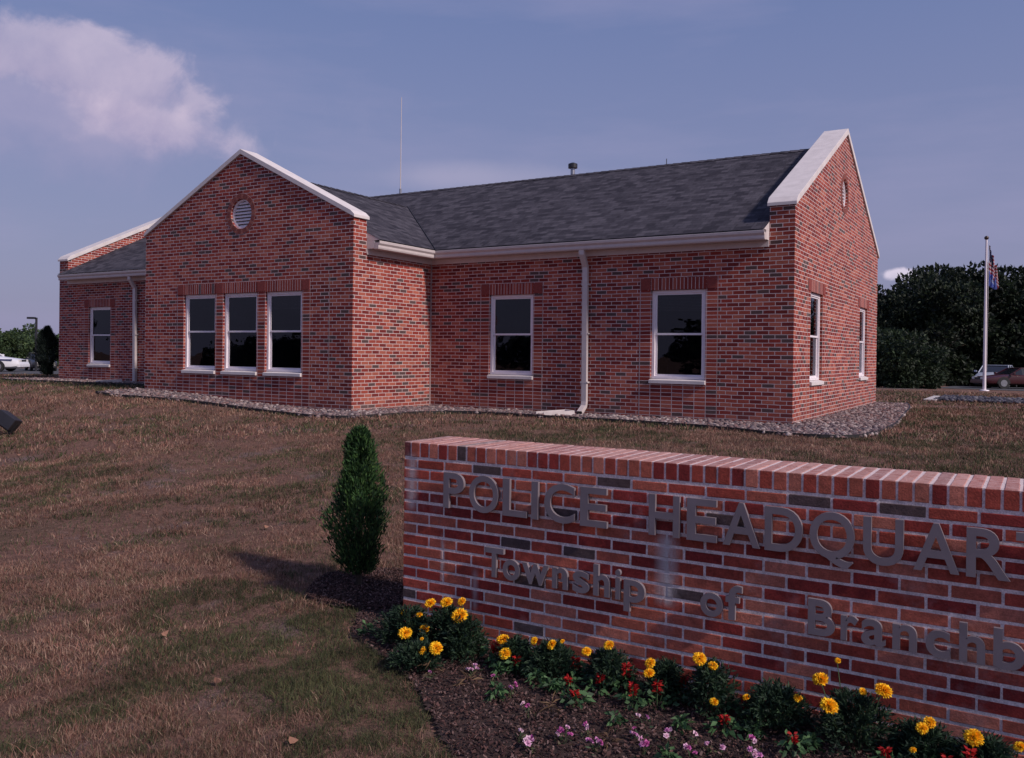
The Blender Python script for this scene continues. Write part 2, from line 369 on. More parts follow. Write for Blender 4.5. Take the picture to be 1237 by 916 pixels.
def ico():
    bm = bmesh.new(); bmesh.ops.create_icosphere(bm, subdivisions=1, radius=1); V = np.array([v.co[:] for v in bm.verts]); F = np.array([[v.index for v in f.verts] for f in bm.faces]); bm.free(); return V, F
IV, IF = ico()
def stones(name, P, n, r0, r1, pal, dz=.01, flat=.55):
    Pn = np.array(P); x0, y0 = Pn.min(0); x1, y1 = Pn.max(0)
    x = RNG.uniform(x0, x1, n * 8); y = RNG.uniform(y0, y1, n * 8); k = inpoly(x, y, P); x = x[k][:n]; y = y[k][:n]; m_ = len(x)
    r = RNG.uniform(r0, r1, m_) ; sc = np.stack([RNG.uniform(.7, 1.3, m_), RNG.uniform(.6, 1.0, m_), RNG.uniform(.4, .8, m_) * flat / .55], 1) * r[:, None]
    V = IV[None] * (1 + RNG.normal(0, .12, (m_, len(IV), 1))); V = V * sc[:, None, :]
    a = RNG.uniform(0, 6.28, m_); tl = RNG.normal(0, .35, m_)
    ca, sa = np.cos(a)[:, None], np.sin(a)[:, None]; ct, st = np.cos(tl)[:, None], np.sin(tl)[:, None]
    vx, vy, vz = V[..., 0], V[..., 1], V[..., 2]
    vy, vz = vy * ct - vz * st, vy * st + vz * ct; vx, vy = vx * ca - vy * sa, vx * sa + vy * ca
    z = groundz(x, y) + dz + RNG.uniform(0, .02, m_)
    V = np.stack([vx + x[:, None], vy + y[:, None], vz + z[:, None]], -1).reshape(-1, 3)
    F = (IF[None] + (np.arange(m_) * len(IV))[:, None, None]).reshape(-1, 3)
    pal = np.array(pal); c = pal[RNG.integers(0, len(pal), m_)] * RNG.uniform(.75, 1.2, (m_, 1)); C = np.repeat(c, len(IV), 0)
    return tag(link(name, npmesh(name, V, F, C, smooth=True), ROCK), kind='stuff')
PAL = [(.20, .145, .145), (.14, .10, .105), (.26, .20, .19), (.10, .072, .08), (.19, .11, .105), (.36, .30, .29), (.13, .105, .115)]
tag(stones('gravel', GRAVEL, 11000, .025, .052, PAL, .015), 'pinkish grey river stones bedded along the foot of the main walls', 'gravel')
tag(stones('gravel', GRAVEL2, 2600, .025, .05, PAL, .015), 'river stones under the far left wing wall', 'gravel')
def edging(P, label):
    b = MB(); 
    for (ax, ay), (bx, by) in zip(P[:-1], P[1:]):
        d = Vector((bx - ax, by - ay, 0)).normalized(); n_ = Vector((-d.y, d.x, 0)) * .012
        za, zb = float(groundz(ax, ay)), float(groundz(bx, by)); A = Vector((ax, ay, 0)); B = Vector((bx, by, 0))
        lo, hi = -.05, .055
        b.add([A - n_ + Vector((0, 0, za + lo)), B - n_ + Vector((0, 0, zb + lo)), B + n_ + Vector((0, 0, zb + lo)), A + n_ + Vector((0, 0, za + lo)),
               A - n_ + Vector((0, 0, za + hi)), B - n_ + Vector((0, 0, zb + hi)), B + n_ + Vector((0, 0, zb + hi)), A + n_ + Vector((0, 0, za + hi))],
              [(0, 3, 2, 1), (4, 5, 6, 7), (0, 1, 5, 4), (1, 2, 6, 5), (2, 3, 7, 6), (3, 0, 4, 7)])
    tag(b.build('bed_edging', EDGE), label, 'edging')
def smooth_poly(P, it=2):
    for _ in range(it):
        Q = [P[0]]
        for a, b in zip(P[:-1], P[1:]): Q += [(a[0] * .75 + b[0] * .25, a[1] * .75 + b[1] * .25), (a[0] * .25 + b[0] * .75, a[1] * .25 + b[1] * .75)]
        P = Q + [P[-1]]
    return P
edging(smooth_poly(GR_PTS), 'black plastic edging curving round the stone bed of the main walls')
edging(smooth_poly(GR2), 'short black plastic edging before the far left wing')
# mulch chips
def chips(name, P, n, lab):
    x0, y0 = np.array(P).min(0); x1, y1 = np.array(P).max(0)
    x = RNG.uniform(x0, x1, n * 6); y = RNG.uniform(y0, y1, n * 6); k = inpoly(x, y, P) & ~inpoly(x, y, SIGN); x = x[k][:n]; y = y[k][:n]; m_ = len(x)
    l = RNG.uniform(.002, .0095, m_); w_ = l * RNG.uniform(.2, .5, m_); a = RNG.uniform(0, 6.28, m_); t = RNG.normal(0, .4, m_)
    dx, dy = np.cos(a), np.sin(a); z = groundz(x, y) + .022 + RNG.uniform(0, .012, m_)
    A = np.stack([dx * l, dy * l, np.sin(t) * l], 1); B = np.stack([-dy * w_, dx * w_, RNG.normal(0, .5, m_) * w_], 1); O = np.stack([x, y, z], 1); U = np.array([0, 0, .004])
    V = np.stack([O - A - B, O + A - B, O + A + B, O - A + B, O - A - B + U, O + A - B + U, O + A + B + U, O - A + B + U], 1).reshape(-1, 3)
    F = np.array([[4, 5, 6, 7], [0, 1, 5, 4], [1, 2, 6, 5], [2, 3, 7, 6], [3, 0, 4, 7]]); F = (F[None] + (np.arange(m_) * 8)[:, None, None]).reshape(-1, 4)
    pal = np.array([(.035, .017, .017), (.06, .028, .026), (.10, .050, .045), (.022, .013, .014), (.15, .095, .088)]); c = np.repeat(pal[RNG.integers(0, 5, m_)] * RNG.uniform(.7, 1.3, (m_, 1)), 8, 0)
    tag(link(name, npmesh(name, V, F, c), ROCK), lab, 'mulch', kind='stuff')
chips('mulch_chips', BED, 30000, 'dark brown bark mulch in the flower bed at the sign')
chips('mulch_chips', PIT, 9000, 'reddish bark mulch round the foot of the small conifer')

# grass blades: one mesh, nobody could count them
def grass():
    Xs, Ys, Hs, Ws = [], [], [], []
    for d0, d1, dens, hh, ww in ((2.2, 5.0, 20000, .026, .0028), (5.0, 8, 10500, .027, .0038), (8, 13, 3800, .030, .0062), (13, 22, 900, .042, .013), (22, 36, 220, .045, .024)):
        area = (d1 ** 2 - d0 ** 2) * R(86) / 2; n = int(area * dens)
        d = np.sqrt(RNG.uniform(d0 ** 2, d1 ** 2, n)); a = R(90) + RNG.uniform(R(-9), R(77), n)
        x, y = d * np.cos(a), d * np.sin(a)
        clump = fbm(x, y, 7, 3); bare = fbm(x + 7, y + 3, .9, 4)
        k = (RNG.random(n) < np.clip((clump - .26) * 4.5, .35, 1)) & (RNG.random(n) < np.clip(1 - (bare - .56) * 8, .25, 1))
        for P in (FOOT, GRAVEL, GRAVEL2, SIGN, BED, STRIP): k &= ~inpoly(x, y, P)
        k &= ~(inpoly(x, y, PIT) & (RNG.random(n) < .93))
        x, y, clump = x[k], y[k], clump[k]; m_ = len(x)
        Xs.append(x); Ys.append(y); Hs.append(hh * RNG.lognormal(0, .34, m_) * (.45 + clump * 1.25)); Ws.append(np.full(m_, ww) * RNG.uniform(.6, 1.2, m_))
    x, y, h, w_ = map(np.concatenate, (Xs, Ys, Hs, Ws)); n = len(x)
    z = groundz(x, y) - .003; a = RNG.uniform(0, 6.28, n); la = RNG.uniform(0, 6.28, n); ln = np.abs(RNG.normal(0, .85, n)) * h
    bx, by = np.cos(a) * w_ * .5, np.sin(a) * w_ * .5
    lx, ly = np.cos(la) * ln, np.sin(la) * ln
    V = np.stack([np.stack([x - bx, y - by, z], 1), np.stack([x + bx, y + by, z], 1),
                  np.stack([x + lx * .4 + bx * .7, y + ly * .4 + by * .7, z + h * .6], 1), np.stack([x + lx * .4 - bx * .7, y + ly * .4 - by * .7, z + h * .6], 1),
                  np.stack([x + lx, y + ly, z + h * .92], 1)], 1).reshape(-1, 3)
    b5 = np.arange(n)[:, None] * 5
    F = np.concatenate([b5 + np.array([0, 1, 2]), b5 + np.array([0, 2, 3]), b5 + np.array([3, 2, 4])])
    straw = np.array([(.31, .185, .135), (.22, .120, .088), (.14, .074, .056), (.39, .27, .20), (.26, .125, .096)]); green = np.array([(.075, .085, .038), (.105, .105, .048), (.050, .062, .030)])
    gn = fbm(x, y, 1.1, 4); g2 = fbm(x + 31, y + 17, .32, 3)
    edge = np.exp(-((x + 3.0) ** 2 + (y - 3.5) ** 2) / .8) + np.exp(-((x + 3.9) ** 2 + (y - 4.2) ** 2) / .7) * .5 + .9 * np.exp(-((y - (11.3 + .9 * ss(-9, -10, x))) / .9) ** 2) * ss(-4, -6, x) * .6 + .9 * ss(-16.5, -18, x) * ss(11.2, 12.0, y)
    g3 = fbm(x + 5, y + 9, 3.2, 3)
    pg = np.clip((gn - .50) * 2.4 + (g2 - .50) * 1.6 + (g3 - .5) * 3.4 + .24, .05, .75) + edge * .42
    isg = RNG.random(n) < pg
    c = np.where(isg[:, None], green[RNG.integers(0, 3, n)], straw[RNG.integers(0, 5, n)]) * RNG.uniform(.6, 1.2, (n, 1)) * (.45 + 1.1 * fbm(x, y, 2.3, 4))[:, None]
    C = np.repeat(c, 5, 0)
    tag(link('grass', npmesh('grass', V, F, C), GRASSM), 'short dry brownish lawn grass with greener patches', 'grass', kind='stuff')
grass()

# ------------------------------------------------------------------ police building
BLD = empty('brick_building', (-10.68, 14.33, 0), 0, 'long single storey red brick building with grey shingle roof and white coped gables', 'building')
OFF = Vector((10.68, -14.33, 0))
def bp(o):       # keep world placement while parented to the building
    o.parent = BLD; o.location = OFF; return o
def face_with_holes(outer, holes, plane, d, circ=None):
    """outer/holes: loops of (u,z); plane: (axis,val): a wall face normal to that axis, with reveals d deep (signed along axis)"""
    ax, val = plane
    to3 = (lambda u, z, k=0: (u, val + k, z)) if ax == 1 else (lambda u, z, k=0: (val + k, u, z))
    bm = bmesh.new(); E = []
    for lp in [outer] + holes:
        vs = [bm.verts.new(to3(*p_)) for p_ in lp]
        for i in range(len(vs)): E.append(bm.edges.new((vs[i], vs[(i + 1) % len(vs)])))
    bmesh.ops.triangle_fill(bm, edges=E, use_beauty=True)
    for lp in holes:
        a = [bm.verts.new(to3(*p_)) for p_ in lp]; b = [bm.verts.new(to3(*p_, d)) for p_ in lp]
        for i in range(len(lp)):
            j = (i + 1) % len(lp); bm.faces.new((a[i], a[j], b[j], b[i]))
    bmesh.ops.dissolve_limit(bm, angle_limit=.001, verts=bm.verts, edges=[e for e in bm.edges if len(e.link_faces) == 2])
    me = bpy.data.meshes.new('brick_wall'); bm.to_mesh(me); bm.free(); return me
def rect(u0, u1, z0, z1): return [(u0, z0), (u1, z0), (u1, z1), (u0, z1)]
def circle(cu, cz, r, n=32): return [(cu + r * math.cos(2 * math.pi * i / n), cz + r * math.sin(2 * math.pi * i / n)) for i in range(n)]
ZS, ZH, ZL = .63, 2.28, 2.495
MAIN_W = [(-9.245, -8.245), (-5.835, -4.835)]; WING_W = [(-15.385, -14.395), (-14.165, -13.175), (-12.945, -11.955)]; LEFT_W = [(-22.49, -21.50)]; END_W = [(15.53, 16.53), (20.45, 21.45)]
def wallobj(me): return bp(link('brick_wall', me, BRICK))
wallobj(face_with_holes(rect(-10.68, -3.36, -.7, 3.20), [rect(a, b, ZS, ZH) for a, b in MAIN_W], (1, 14.33), .11))
wallobj(face_with_holes([(-16.67, -.7), (-10.68, -.7), (-10.68, 3.60), (-13.675, 5.06), (-16.67, 3.60)], [rect(a, b, ZS, ZH) for a, b in WING_W] + [circle(-13.66, 3.865, .30)], (1, 11.94), .11))
wallobj(face_with_holes(rect(-23.9, -16.67, -.7, 3.20), [rect(a, b, ZS, ZH) for a, b in LEFT_W], (1, 14.33), .11))
wallobj(face_with_holes([(14.33, -.7), (22.9, -.7), (22.9, 3.62), (18.615, 5.70), (14.33, 3.62)], [rect(a, b, ZS, ZH) for a, b in END_W] + [circle(18.5, 4.47, .30)], (0, -3.36), -.11))
b = MB()
b.add([(-10.68, 11.94, -.7), (-10.68, 14.33, -.7), (-10.68, 14.33, 3.2), (-10.68, 11.94, 3.2)], [(0, 1, 2, 3)])
b.add([(-16.67, 11.94, -.7), (-16.67, 14.33, -.7), (-16.67, 14.33, 3.2), (-16.67, 11.94, 3.2)], [(0, 1, 2, 3)])
b.add([(-23.9, 22.9, -.7), (-3.36, 22.9, -.7), (-3.36, 22.9, 3.2), (-23.9, 22.9, 3.2)], [(0, 1, 2, 3)])
b.add([(-23.9, 14.33, -.7), (-23.9, 22.9, -.7), (-23.9, 22.9, 3.62), (-23.9, 18.615, 5.70), (-23.9, 14.33, 3.62)], [(0, 1, 2, 3, 4)])
bp(b.build('brick_wall', BRICK))
# parapets: the solid tops of the gable walls above the roof
def parapet(poly, d): q = MB(); q.prism(poly, d); return bp(q.build('parapet', BRICK))
e = .0
def pz(polys):
    b = MB()
    for P in polys: b.add(P, [tuple(range(len(P)))])
    bp(b.build('parapet', BRICK))
pz([[(-3.77, 14.33, 2.5), (-3.77, 22.9, 2.5), (-3.77, 22.9, 3.62), (-3.77, 18.615, 5.70), (-3.77, 14.33, 3.62)], [(-3.77, 14.33, 3.2), (-3.36, 14.33, 3.2), (-3.36, 14.33, 3.62), (-3.77, 14.33, 3.62)]])
pz([[(-23.49, 14.33, 2.5), (-23.49, 22.9, 2.5), (-23.49, 22.9, 3.62), (-23.49, 18.615, 5.70), (-23.49, 14.33, 3.62)], [(-23.9, 14.33, 3.2), (-23.49, 14.33, 3.2), (-23.49, 14.33, 3.62), (-23.9, 14.33, 3.62)]])
pz([[(-16.67, 12.30, 2.5), (-10.68, 12.30, 2.5), (-10.68, 12.30, 3.60), (-13.675, 12.30, 5.06), (-16.67, 12.30, 3.60)]] + [[(xx, 11.94, 3.2), (xx, 12.30, 3.2), (xx, 12.30, 3.60), (xx, 11.94, 3.60)] for xx in (-10.68, -16.67)])
# copings
def coping(axis_, lo, hi, c, ce, z_e, z_a, half, t=.105, o=.035):
    """gable coping: profile across (lo..hi) along axis_; centre c, half span; z at eave/apex of brick"""
    for s in (-1, 1):
        b = MB(); k = (z_a - z_e) / half
        u0 = c + s * (half + .04); z0 = z_e - .04 * k
        pts = [(c, z_a + .004), (u0, z0 + .004), (u0, z0 + .06), (c + s * (half - .05), z_e + t + .035), (c, z_a + t + .02)]
        if s > 0: pts = pts[::-1]
        mid = (lo + hi) / 2
        a0, a1 = lo - o, hi + o
        if axis_ == 'x': P = [(a0, u, z) for u, z in pts]; d = (a1 - a0, 0, 0)
        else: P = [(u, a0, z) for u, z in pts]; d = (0, a1 - a0, 0)
        b.prism(P, d); bp(b.build('coping', STONE, bevel=.006))
coping('x', -3.77, -3.36, 18.615, 0, 3.62, 5.70, 4.285)
coping('x', -23.9, -23.49, 18.615, 0, 3.62, 5.70, 4.285)
coping('y', 11.94, 12.30, -13.675, 0, 3.60, 5.06, 2.995, t=.085)
# roof: main prism and wing prism, intersecting in the valleys
EZ, RZ = 3.20, 5.49; k = (RZ - EZ) / (18.615 - 14.01)
wy = 14.01 + (4.83 - EZ) / k; wx = 10.36; we = 13.675 - wx
q = MB()
xl, xr = -23.49, -3.77
# main front slope with the notch of the wing cut out of it
q.add([(xl, 14.01, EZ), (-17.0, 14.01, EZ), (-13.675, wy, 4.83), (-10.36, 14.01, EZ), (xr, 14.01, EZ), (xr, 18.615, RZ), (xl, 18.615, RZ)], [(0, 1, 2, 6), (2, 5, 6), (2, 3, 4, 5)])
q.add([(xl, 18.615, RZ), (xr, 18.615, RZ), (xr, 23.22, EZ), (xl, 23.22, EZ)], [(0, 1, 2, 3)])
q.add([(-10.36, 12.30, EZ), (-10.36, 14.01, EZ), (-13.675, wy, 4.83), (-13.675, 12.30, 4.83)], [(0, 1, 2, 3)])
q.add([(-17.0, 12.30, EZ), (-17.0, 14.01, EZ), (-13.675, wy, 4.83), (-13.675, 12.30, 4.83)], [(0, 1, 2, 3)])
bp(q.build('roof', ROOF))
# ridge caps
for (a, c_) in (((xl, 18.615, RZ), (xr, 18.615, RZ)), ((-13.675, 12.30, 4.83), (-13.675, wy, 4.83))):
    b = MB(); A, B_ = Vector(a), Vector(c_); d = (B_ - A).normalized(); s = Vector((-d.y, d.x, 0)); n = int((B_ - A).length / .2)
    for i in range(n):
        p0 = A + d * .2 * i; p1 = p0 + d * .215; up = Vector((0, 0, .018)); u2 = Vector((0, 0, .008)); sl = s * .14; dz = Vector((0, 0, -.14 * .5))
        b.add([p0 - sl + dz + up, p0 + up, p0 + sl + dz + up, p1 - sl + dz + u2, p1 + u2, p1 + sl + dz + u2], [(0, 1, 4, 3), (1, 2, 5, 4)])
    bp(b.build('ridge_cap', ROOF))
# dark woven line of each valley
for ex in (-10.36, -17.0):
    s_ = 1 if ex > -13 else -1; q = MB()
    a = Vector((ex, 14.01, EZ + .006)); c_ = Vector((-13.675, wy, 4.836)); t = Vector((.03 * s_, .03, 0)); dz = Vector((0, 0, .0))
    q.add([a + Vector((.02 * s_, -.02, .008)), a + Vector((-.0 * s_, .025, .014)), c_ + Vector((0, .025, .014)), c_ + Vector((.02 * s_, -.02, .008))], [(0, 1, 2, 3)])
    bp(q.build('valley', EDGE))
# eaves: gutter, soffit, frieze   (n = outward direction of the wall, along = direction of the run)
def eave(p0, p1, n, miter0=0, miter1=0):
    p0 = Vector(p0); p1 = Vector(p1); n = Vector(n); d = (p1 - p0).normalized()
    def run(prof, name, mat, m0=True, bev=0):
        q = MB(); A = []; B = []
        for o_, z in prof:
            A.append(p0 + n * o_ - d * (o_ * miter0) + Vector((0, 0, z))); B.append(p1 + n * o_ + d * (o_ * miter1) + Vector((0, 0, z)))
        m_ = len(prof); V = A + B; q.add(V, [tuple(range(m_)), tuple(range(2 * m_ - 1, m_ - 1, -1))] + [(i, i + m_, (i + 1) % m_ + m_, (i + 1) % m_) for i in range(m_)])
        return bp(q.build(name, mat))
    run([(.185, 3.035), (.275, 3.035), (.285, 3.06), (.285, 3.10), (.315, 3.135), (.320, 3.175), (.308, 3.185), (.302, 3.172), (.300, 3.15), (.19, 3.15), (.186, 3.20), (.180, 3.20)], 'gutter', CREAM)
    run([(.003, 3.045), (.178, 3.045), (.178, 3.195), (.003, 3.195)], 'soffit', FRIEZE)
    run([(.002, 2.94), (.026, 2.94), (.026, 3.042), (.002, 3.042)], 'frieze_board', FRIEZE)
eave((-10.68, 14.33, 0), (-3.775, 14.33, 0), (0, -1, 0), -1, 0)
eave((-10.68, 12.302, 0), (-10.68, 14.33, 0), (1, 0, 0), 0, -1)
eave((-23.485, 14.33, 0), (-16.67, 14.33, 0), (0, -1, 0), 0, -1)
eave((-16.67, 12.302, 0), (-16.67, 14.33, 0), (-1, 0, 0), 0, -1)
# downspouts
def downspout(x, kick=.16):
    b = MB(); w_ = .052
    path = [(14.33 - .23, 3.04), (14.33 - .23, 2.96), (14.33 - .075, 2.74), (14.33 - .052, .26), (14.33 - .07, .17), (14.33 - .24, .06)]
    dep = .036; V = []
    for i, (y, z) in enumerate(path):
        if i == 0: t = Vector((0, 0, -1))
        elif i == len(path) - 1: t = Vector((0, path[i][0] - path[i - 1][0], path[i][1] - path[i - 1][1])).normalized()
        else: t = (Vector((0, path[i + 1][0] - path[i][0], path[i + 1][1] - path[i][1])).normalized() + Vector((0, path[i][0] - path[i - 1][0], path[i][1] - path[i - 1][1])).normalized()).normalized()
        nn_ = Vector((0, t.z, -t.y)); c_ = Vector((x, y, z))
        for sx_, sn in ((-1, -1), (1, -1), (1, 1), (-1, 1)): V.append(c_ + Vector((sx_ * w_, 0, 0)) + nn_ * sn * dep)
    n_ = len(path); F = [(i * 4 + k, i * 4 + (k + 1) % 4, (i + 1) * 4 + (k + 1) % 4, (i + 1) * 4 + k) for i in range(n_ - 1) for k in range(4)] + [(0, 1, 2, 3)]
    b.add(V, F); o = bp(b.build('downspout', CREAM, bevel=.006))
    e_ = path[-1]; q = MB(); q.box((x - .046, e_[0] - .028, e_[1] - .03), (x + .046, e_[0] + .01, e_[1] + .006)); s = q.build('outlet', EDGE, o)
    for z in (2.4, 1.5, .6):
        q = MB(); q.box((x - .075, 14.33 - .093, z), (x + .075, 14.326, z + .03)); q.build('strap', CREAM, o)
downspout(-7.10); downspout(-20.35)
# windows
def window(u0, u1, plane, inward, blind=None):
    """plane (axis,val); inward sign: direction into the building"""
    ax, val = plane; cx = (u0 + u1) / 2
    def T(u, k, z): return (u, val + inward * k, z) if ax == 1 else (val + inward * k, u, z)
    def bx(q, ua, ub, ka, kb, za, zb):
        P, Q = T(ua, ka, za), T(ub, kb, zb); q.box(tuple(map(min, P, Q)), tuple(map(max, P, Q)))
    zb, zt = ZS + .085, ZH - .003; zm = (zb + zt) / 2 + .01; a, c_ = u0 + .003, u1 - .003
    f = MB(); F = .055
    bx(f, a, a + F, .045, .12, zb, zt); bx(f, c_ - F, c_, .045, .12, zb, zt); bx(f, a + F, c_ - F, .045, .12, zt - F, zt); bx(f, a + F, c_ - F, .045, .12, zb, zb + .045)
    w_ = bp(f.build('window', WHITE, bevel=.004))
    for nm, za, zc, k0 in (('upper_sash', zm - .02, zt - F, .062), ('lower_sash', zb + .045, zm + .02, .084)):
        s = MB(); r_ = .035; p, q_ = a + F + .001, c_ - F - .001
        bx(s, p, p + r_, k0, k0 + .022, za, zc); bx(s, q_ - r_, q_, k0, k0 + .022, za, zc); bx(s, p + r_, q_ - r_, k0, k0 + .022, zc - r_ * .8, zc); bx(s, p + r_, q_ - r_, k0, k0 + .022, za, za + r_)
        s.build('sash', WHITE, w_, bevel=.002)
        g = MB(); kk = k0 + .012; g.add([T(p + r_ - .004, kk, za + r_ - .004), T(q_ - r_ + .004, kk, za + r_ - .004), T(q_ - r_ + .004, kk, zc - r_ * .8 + .004), T(p + r_ - .004, kk, zc - r_ * .8 + .004)], [(0, 1, 2, 3)])
        g.build('pane', GLASS, w_)
    s = MB(); P = [T(u0 - .012, -.045, ZS + .002), T(u0 - .012, .12, ZS + .002), T(u0 - .012, .12, ZS + .085), T(u0 - .012, .03, ZS + .078), T(u0 - .012, -.045, ZS + .062)]
    d = Vector(T(1, 0, 0)) - Vector(T(0, 0, 0)); s.prism(P, d * (u1 - u0 + .024)); s.build('sill', STONE, w_, bevel=.004)
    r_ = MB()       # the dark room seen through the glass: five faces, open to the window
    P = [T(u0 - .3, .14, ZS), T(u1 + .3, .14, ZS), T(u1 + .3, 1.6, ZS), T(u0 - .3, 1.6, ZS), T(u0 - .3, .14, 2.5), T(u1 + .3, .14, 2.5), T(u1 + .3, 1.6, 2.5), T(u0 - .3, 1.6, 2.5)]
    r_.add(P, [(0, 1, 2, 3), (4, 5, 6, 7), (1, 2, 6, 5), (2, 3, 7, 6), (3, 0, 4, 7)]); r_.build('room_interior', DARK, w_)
    if blind:
        q = MB(); zz = zt - .06
        while zz > blind:
            P = [T(u0 + .07, .15, zz), T(u1 - .07, .15, zz), T(u1 - .07, .172, zz - .012), T(u0 + .07, .172, zz - .012)]; q.add(P, [(0, 1, 2, 3)]); zz -= .026
        q.build('blind', BLIND, w_)
for i, (a, c_) in enumerate(MAIN_W): window(a, c_, (1, 14.33), 1, [None, 1.93][i])
for i, (a, c_) in enumerate(WING_W): window(a, c_, (1, 11.94), 1, [None, None, 1.95][i])
for a, c_ in LEFT_W: window(a, c_, (1, 14.33), 1)
for a, c_ in END_W: window(a, c_, (0, -3.36), -1, 1.6)
# brick surrounds, a few millimetres proud of the wall: soldier lintel, square corner blocks, stack-bond jambs and apron
def uvbrick(name, base, u_shift):
    return base
SM = {}
def stackmat(shift, kind):
    key = (round(shift % (.2032 if kind == 's' else .0677), 3), kind)
    if key not in SM:
        if kind == 's': SM[key] = brickmat('stack_bond', off=0.0, shift=(-key[0], 0))
        else: SM[key] = brickmat('soldier_course', bw=.0677, rh=.40, off=0.0, shift=(-key[0], -(ZH - .1) + .4 * 4), stops=[(0, (.07, .045, .05)), (.04, (.21, .036, .030)), (.4, (.27, .056, .042)), (.75, (.34, .095, .070))], msize=.0055)
    return SM[key]
P3 = .003
def surround(groups, plane, outward, base=-.05):
    ax, val = plane
    def T(u, k, z): return (u, val + outward * k, z) if ax == 1 else (val + outward * k, u, z)
    def panel(rects, mat, name, th=P3):
        for (ua, ub, za, zb) in rects:
            q = MB(); P, Q = T(ua, .0005, za), T(ub, th, zb); q.box(tuple(map(min, P, Q)), tuple(map(max, P, Q)))
            bp(q.build(name, mat))
    g0, g1 = groups[0][0], groups[-1][1]; J = .2032
    st = stackmat(g0, 's')
    rects = [(g0 - J, g0, base, ZH), (g1, g1 + J, base, ZH)] + [(groups[i][1], groups[i + 1][0], base, ZH) for i in range(len(groups) - 1)]
    rects += [(a, b_, base, ZS) for a, b_ in groups]
    panel(rects, st, 'stack_bond_surround')
    for a, b_ in groups: panel([(a, b_, ZH, ZL - .006)], stackmat(a, 'v'), 'soldier_lintel', .006)
    for a, b_ in [(g0 - J, g0)] + [(groups[i][1], groups[i + 1][0]) for i in range(len(groups) - 1)] + [(g1, g1 + J)]:
        panel([(a + .008, b_ - .008, ZH + .008, ZL - .010)], BLOCK, 'corner_block', .010)
    panel([(g0 - J - .012, g0 - J, base, ZL), (g1 + J, g1 + J + .012, base, ZL)], JOINT, 'control_joint', .002)
JOINT = plain('pale_joint', (.36, .27, .265), .9)
for a, c_ in MAIN_W: surround([(a, c_)], (1, 14.33), -1)
surround(WING_W, (1, 11.94), -1)
for a, c_ in LEFT_W: surround([(a, c_)], (1, 14.33), -1)
for a, c_ in END_W: surround([(a, c_)], (0, -3.36), 1)
for xx in (-16.26, -11.25): q = MB(); q.box((xx - .006, 11.9375, .42), (xx + .006, 11.9395, 2.56)); bp(q.build('control_joint', JOINT))
q = MB(); q.box((-10.692, 14.30, 0), (-10.668, 14.328, 2.94)); bp(q.build('control_joint', JOINT))
# round louvred vents with a ring of header bricks
def vent(cu, cz, plane, outward):
    ax, val = plane
    def T(u, k, z): return (u, val + outward * k, z) if ax == 1 else (val + outward * k, u, z)
    fr = MB(); n = 40; r0, r1 = .298, .262
    V = []; 
    for i in range(n):
        c_, s = math.cos(2 * math.pi * i / n), math.sin(2 * math.pi * i / n)
        for r_, k in ((r0, -.04), (r1, -.04), (r1, -.09), (r0, -.09)): V.append(T(cu + r_ * c_, k, cz + r_ * s))
    fr.add(V, [(i * 4 + k_, i * 4 + (k_ + 1) % 4, ((i + 1) % n) * 4 + (k_ + 1) % 4, ((i + 1) % n) * 4 + k_) for i in range(n) for k_ in range(4)])
    o = bp(fr.build('round_vent', WHITE))
    lv = MB(); m_ = 8
    for i in range(m_):
        z = cz - .262 + (i + .5) * .524 / m_; hw = math.sqrt(max(.262 ** 2 - (z - cz) ** 2, .002)) + .012
        z1 = z + .022; lv.add([T(cu - hw, -.045, z - .026), T(cu + hw, -.045, z - .026), T(cu + hw, -.085, z1), T(cu - hw, -.085, z1), T(cu - hw, -.050, z - .034), T(cu + hw, -.050, z - .034), T(cu + hw, -.090, z1 - .008), T(cu - hw, -.090, z1 - .008)], [(0, 1, 2, 3), (4, 5, 6, 7), (0, 1, 5, 4), (2, 3, 7, 6)])
    lv.build('louvre', WHITE, o)
    bk = MB(); bk.add([T(cu + .3 * math.cos(2 * math.pi * i / n), -.105, cz + .3 * math.sin(2 * math.pi * i / n)) for i in range(n)], [tuple(range(n))]); bk.build('backing', EDGE, o)
    rg = MB(); nb = 40; rm = MB()
    for i in range(nb):
        a0, a1 = 2 * math.pi * (i + .07) / nb, 2 * math.pi * (i + .93) / nb
        P = [T(cu + r_ * math.cos(a), .004, cz + r_ * math.sin(a)) for r_, a in ((.303, a0), (.405, a0), (.405, a1), (.303, a1))]
        rg.prism(P, Vector(T(0, .006, 0)) - Vector(T(0, 0, 0)), 0 if i % 3 else 1)
    V = []
    for i in range(n):
        c_, s = math.cos(2 * math.pi * i / n), math.sin(2 * math.pi * i / n); V += [T(cu + .300 * c_, .004, cz + .300 * s), T(cu + .412 * c_, .004, cz + .412 * s)]
    rg.add(V, [(2 * i, 2 * i + 1, (2 * i + 3) % (2 * n), (2 * i + 2) % (2 * n)) for i in range(n)], 2)
    bp(rg.build('brick_ring', [plain('ring_brick', (.20, .05, .042), .9, var=.3, nscale=14), plain('ring_brick_pale', (.29, .10, .08), .9, var=.3, nscale=14), JOINT]))
vent(-13.66, 3.865, (1, 11.94), -1); vent(18.5, 4.47, (0, -3.36), 1)
# little boxed ends of the eaves beside the parapet piers
for ends in ([(-10.679, 12.303), (-10.365, 12.303), 'x'], [(-16.671, 12.303), (-16.985, 12.303), 'x'], [(-3.792, 14.329), (-3.792, 14.015), 'y'], [(-23.47, 14.329), (-23.47, 14.015), 'y']):
    (ax_, ay_), (bx_, by_), kd = ends; q = MB(); q.prism([(ax_, ay_, 3.196), (bx_, by_, 3.196), (ax_, ay_, 3.352)], (0, .018, 0) if kd == 'x' else (.018, 0, 0)); bp(q.build('eave_return', FRIEZE))
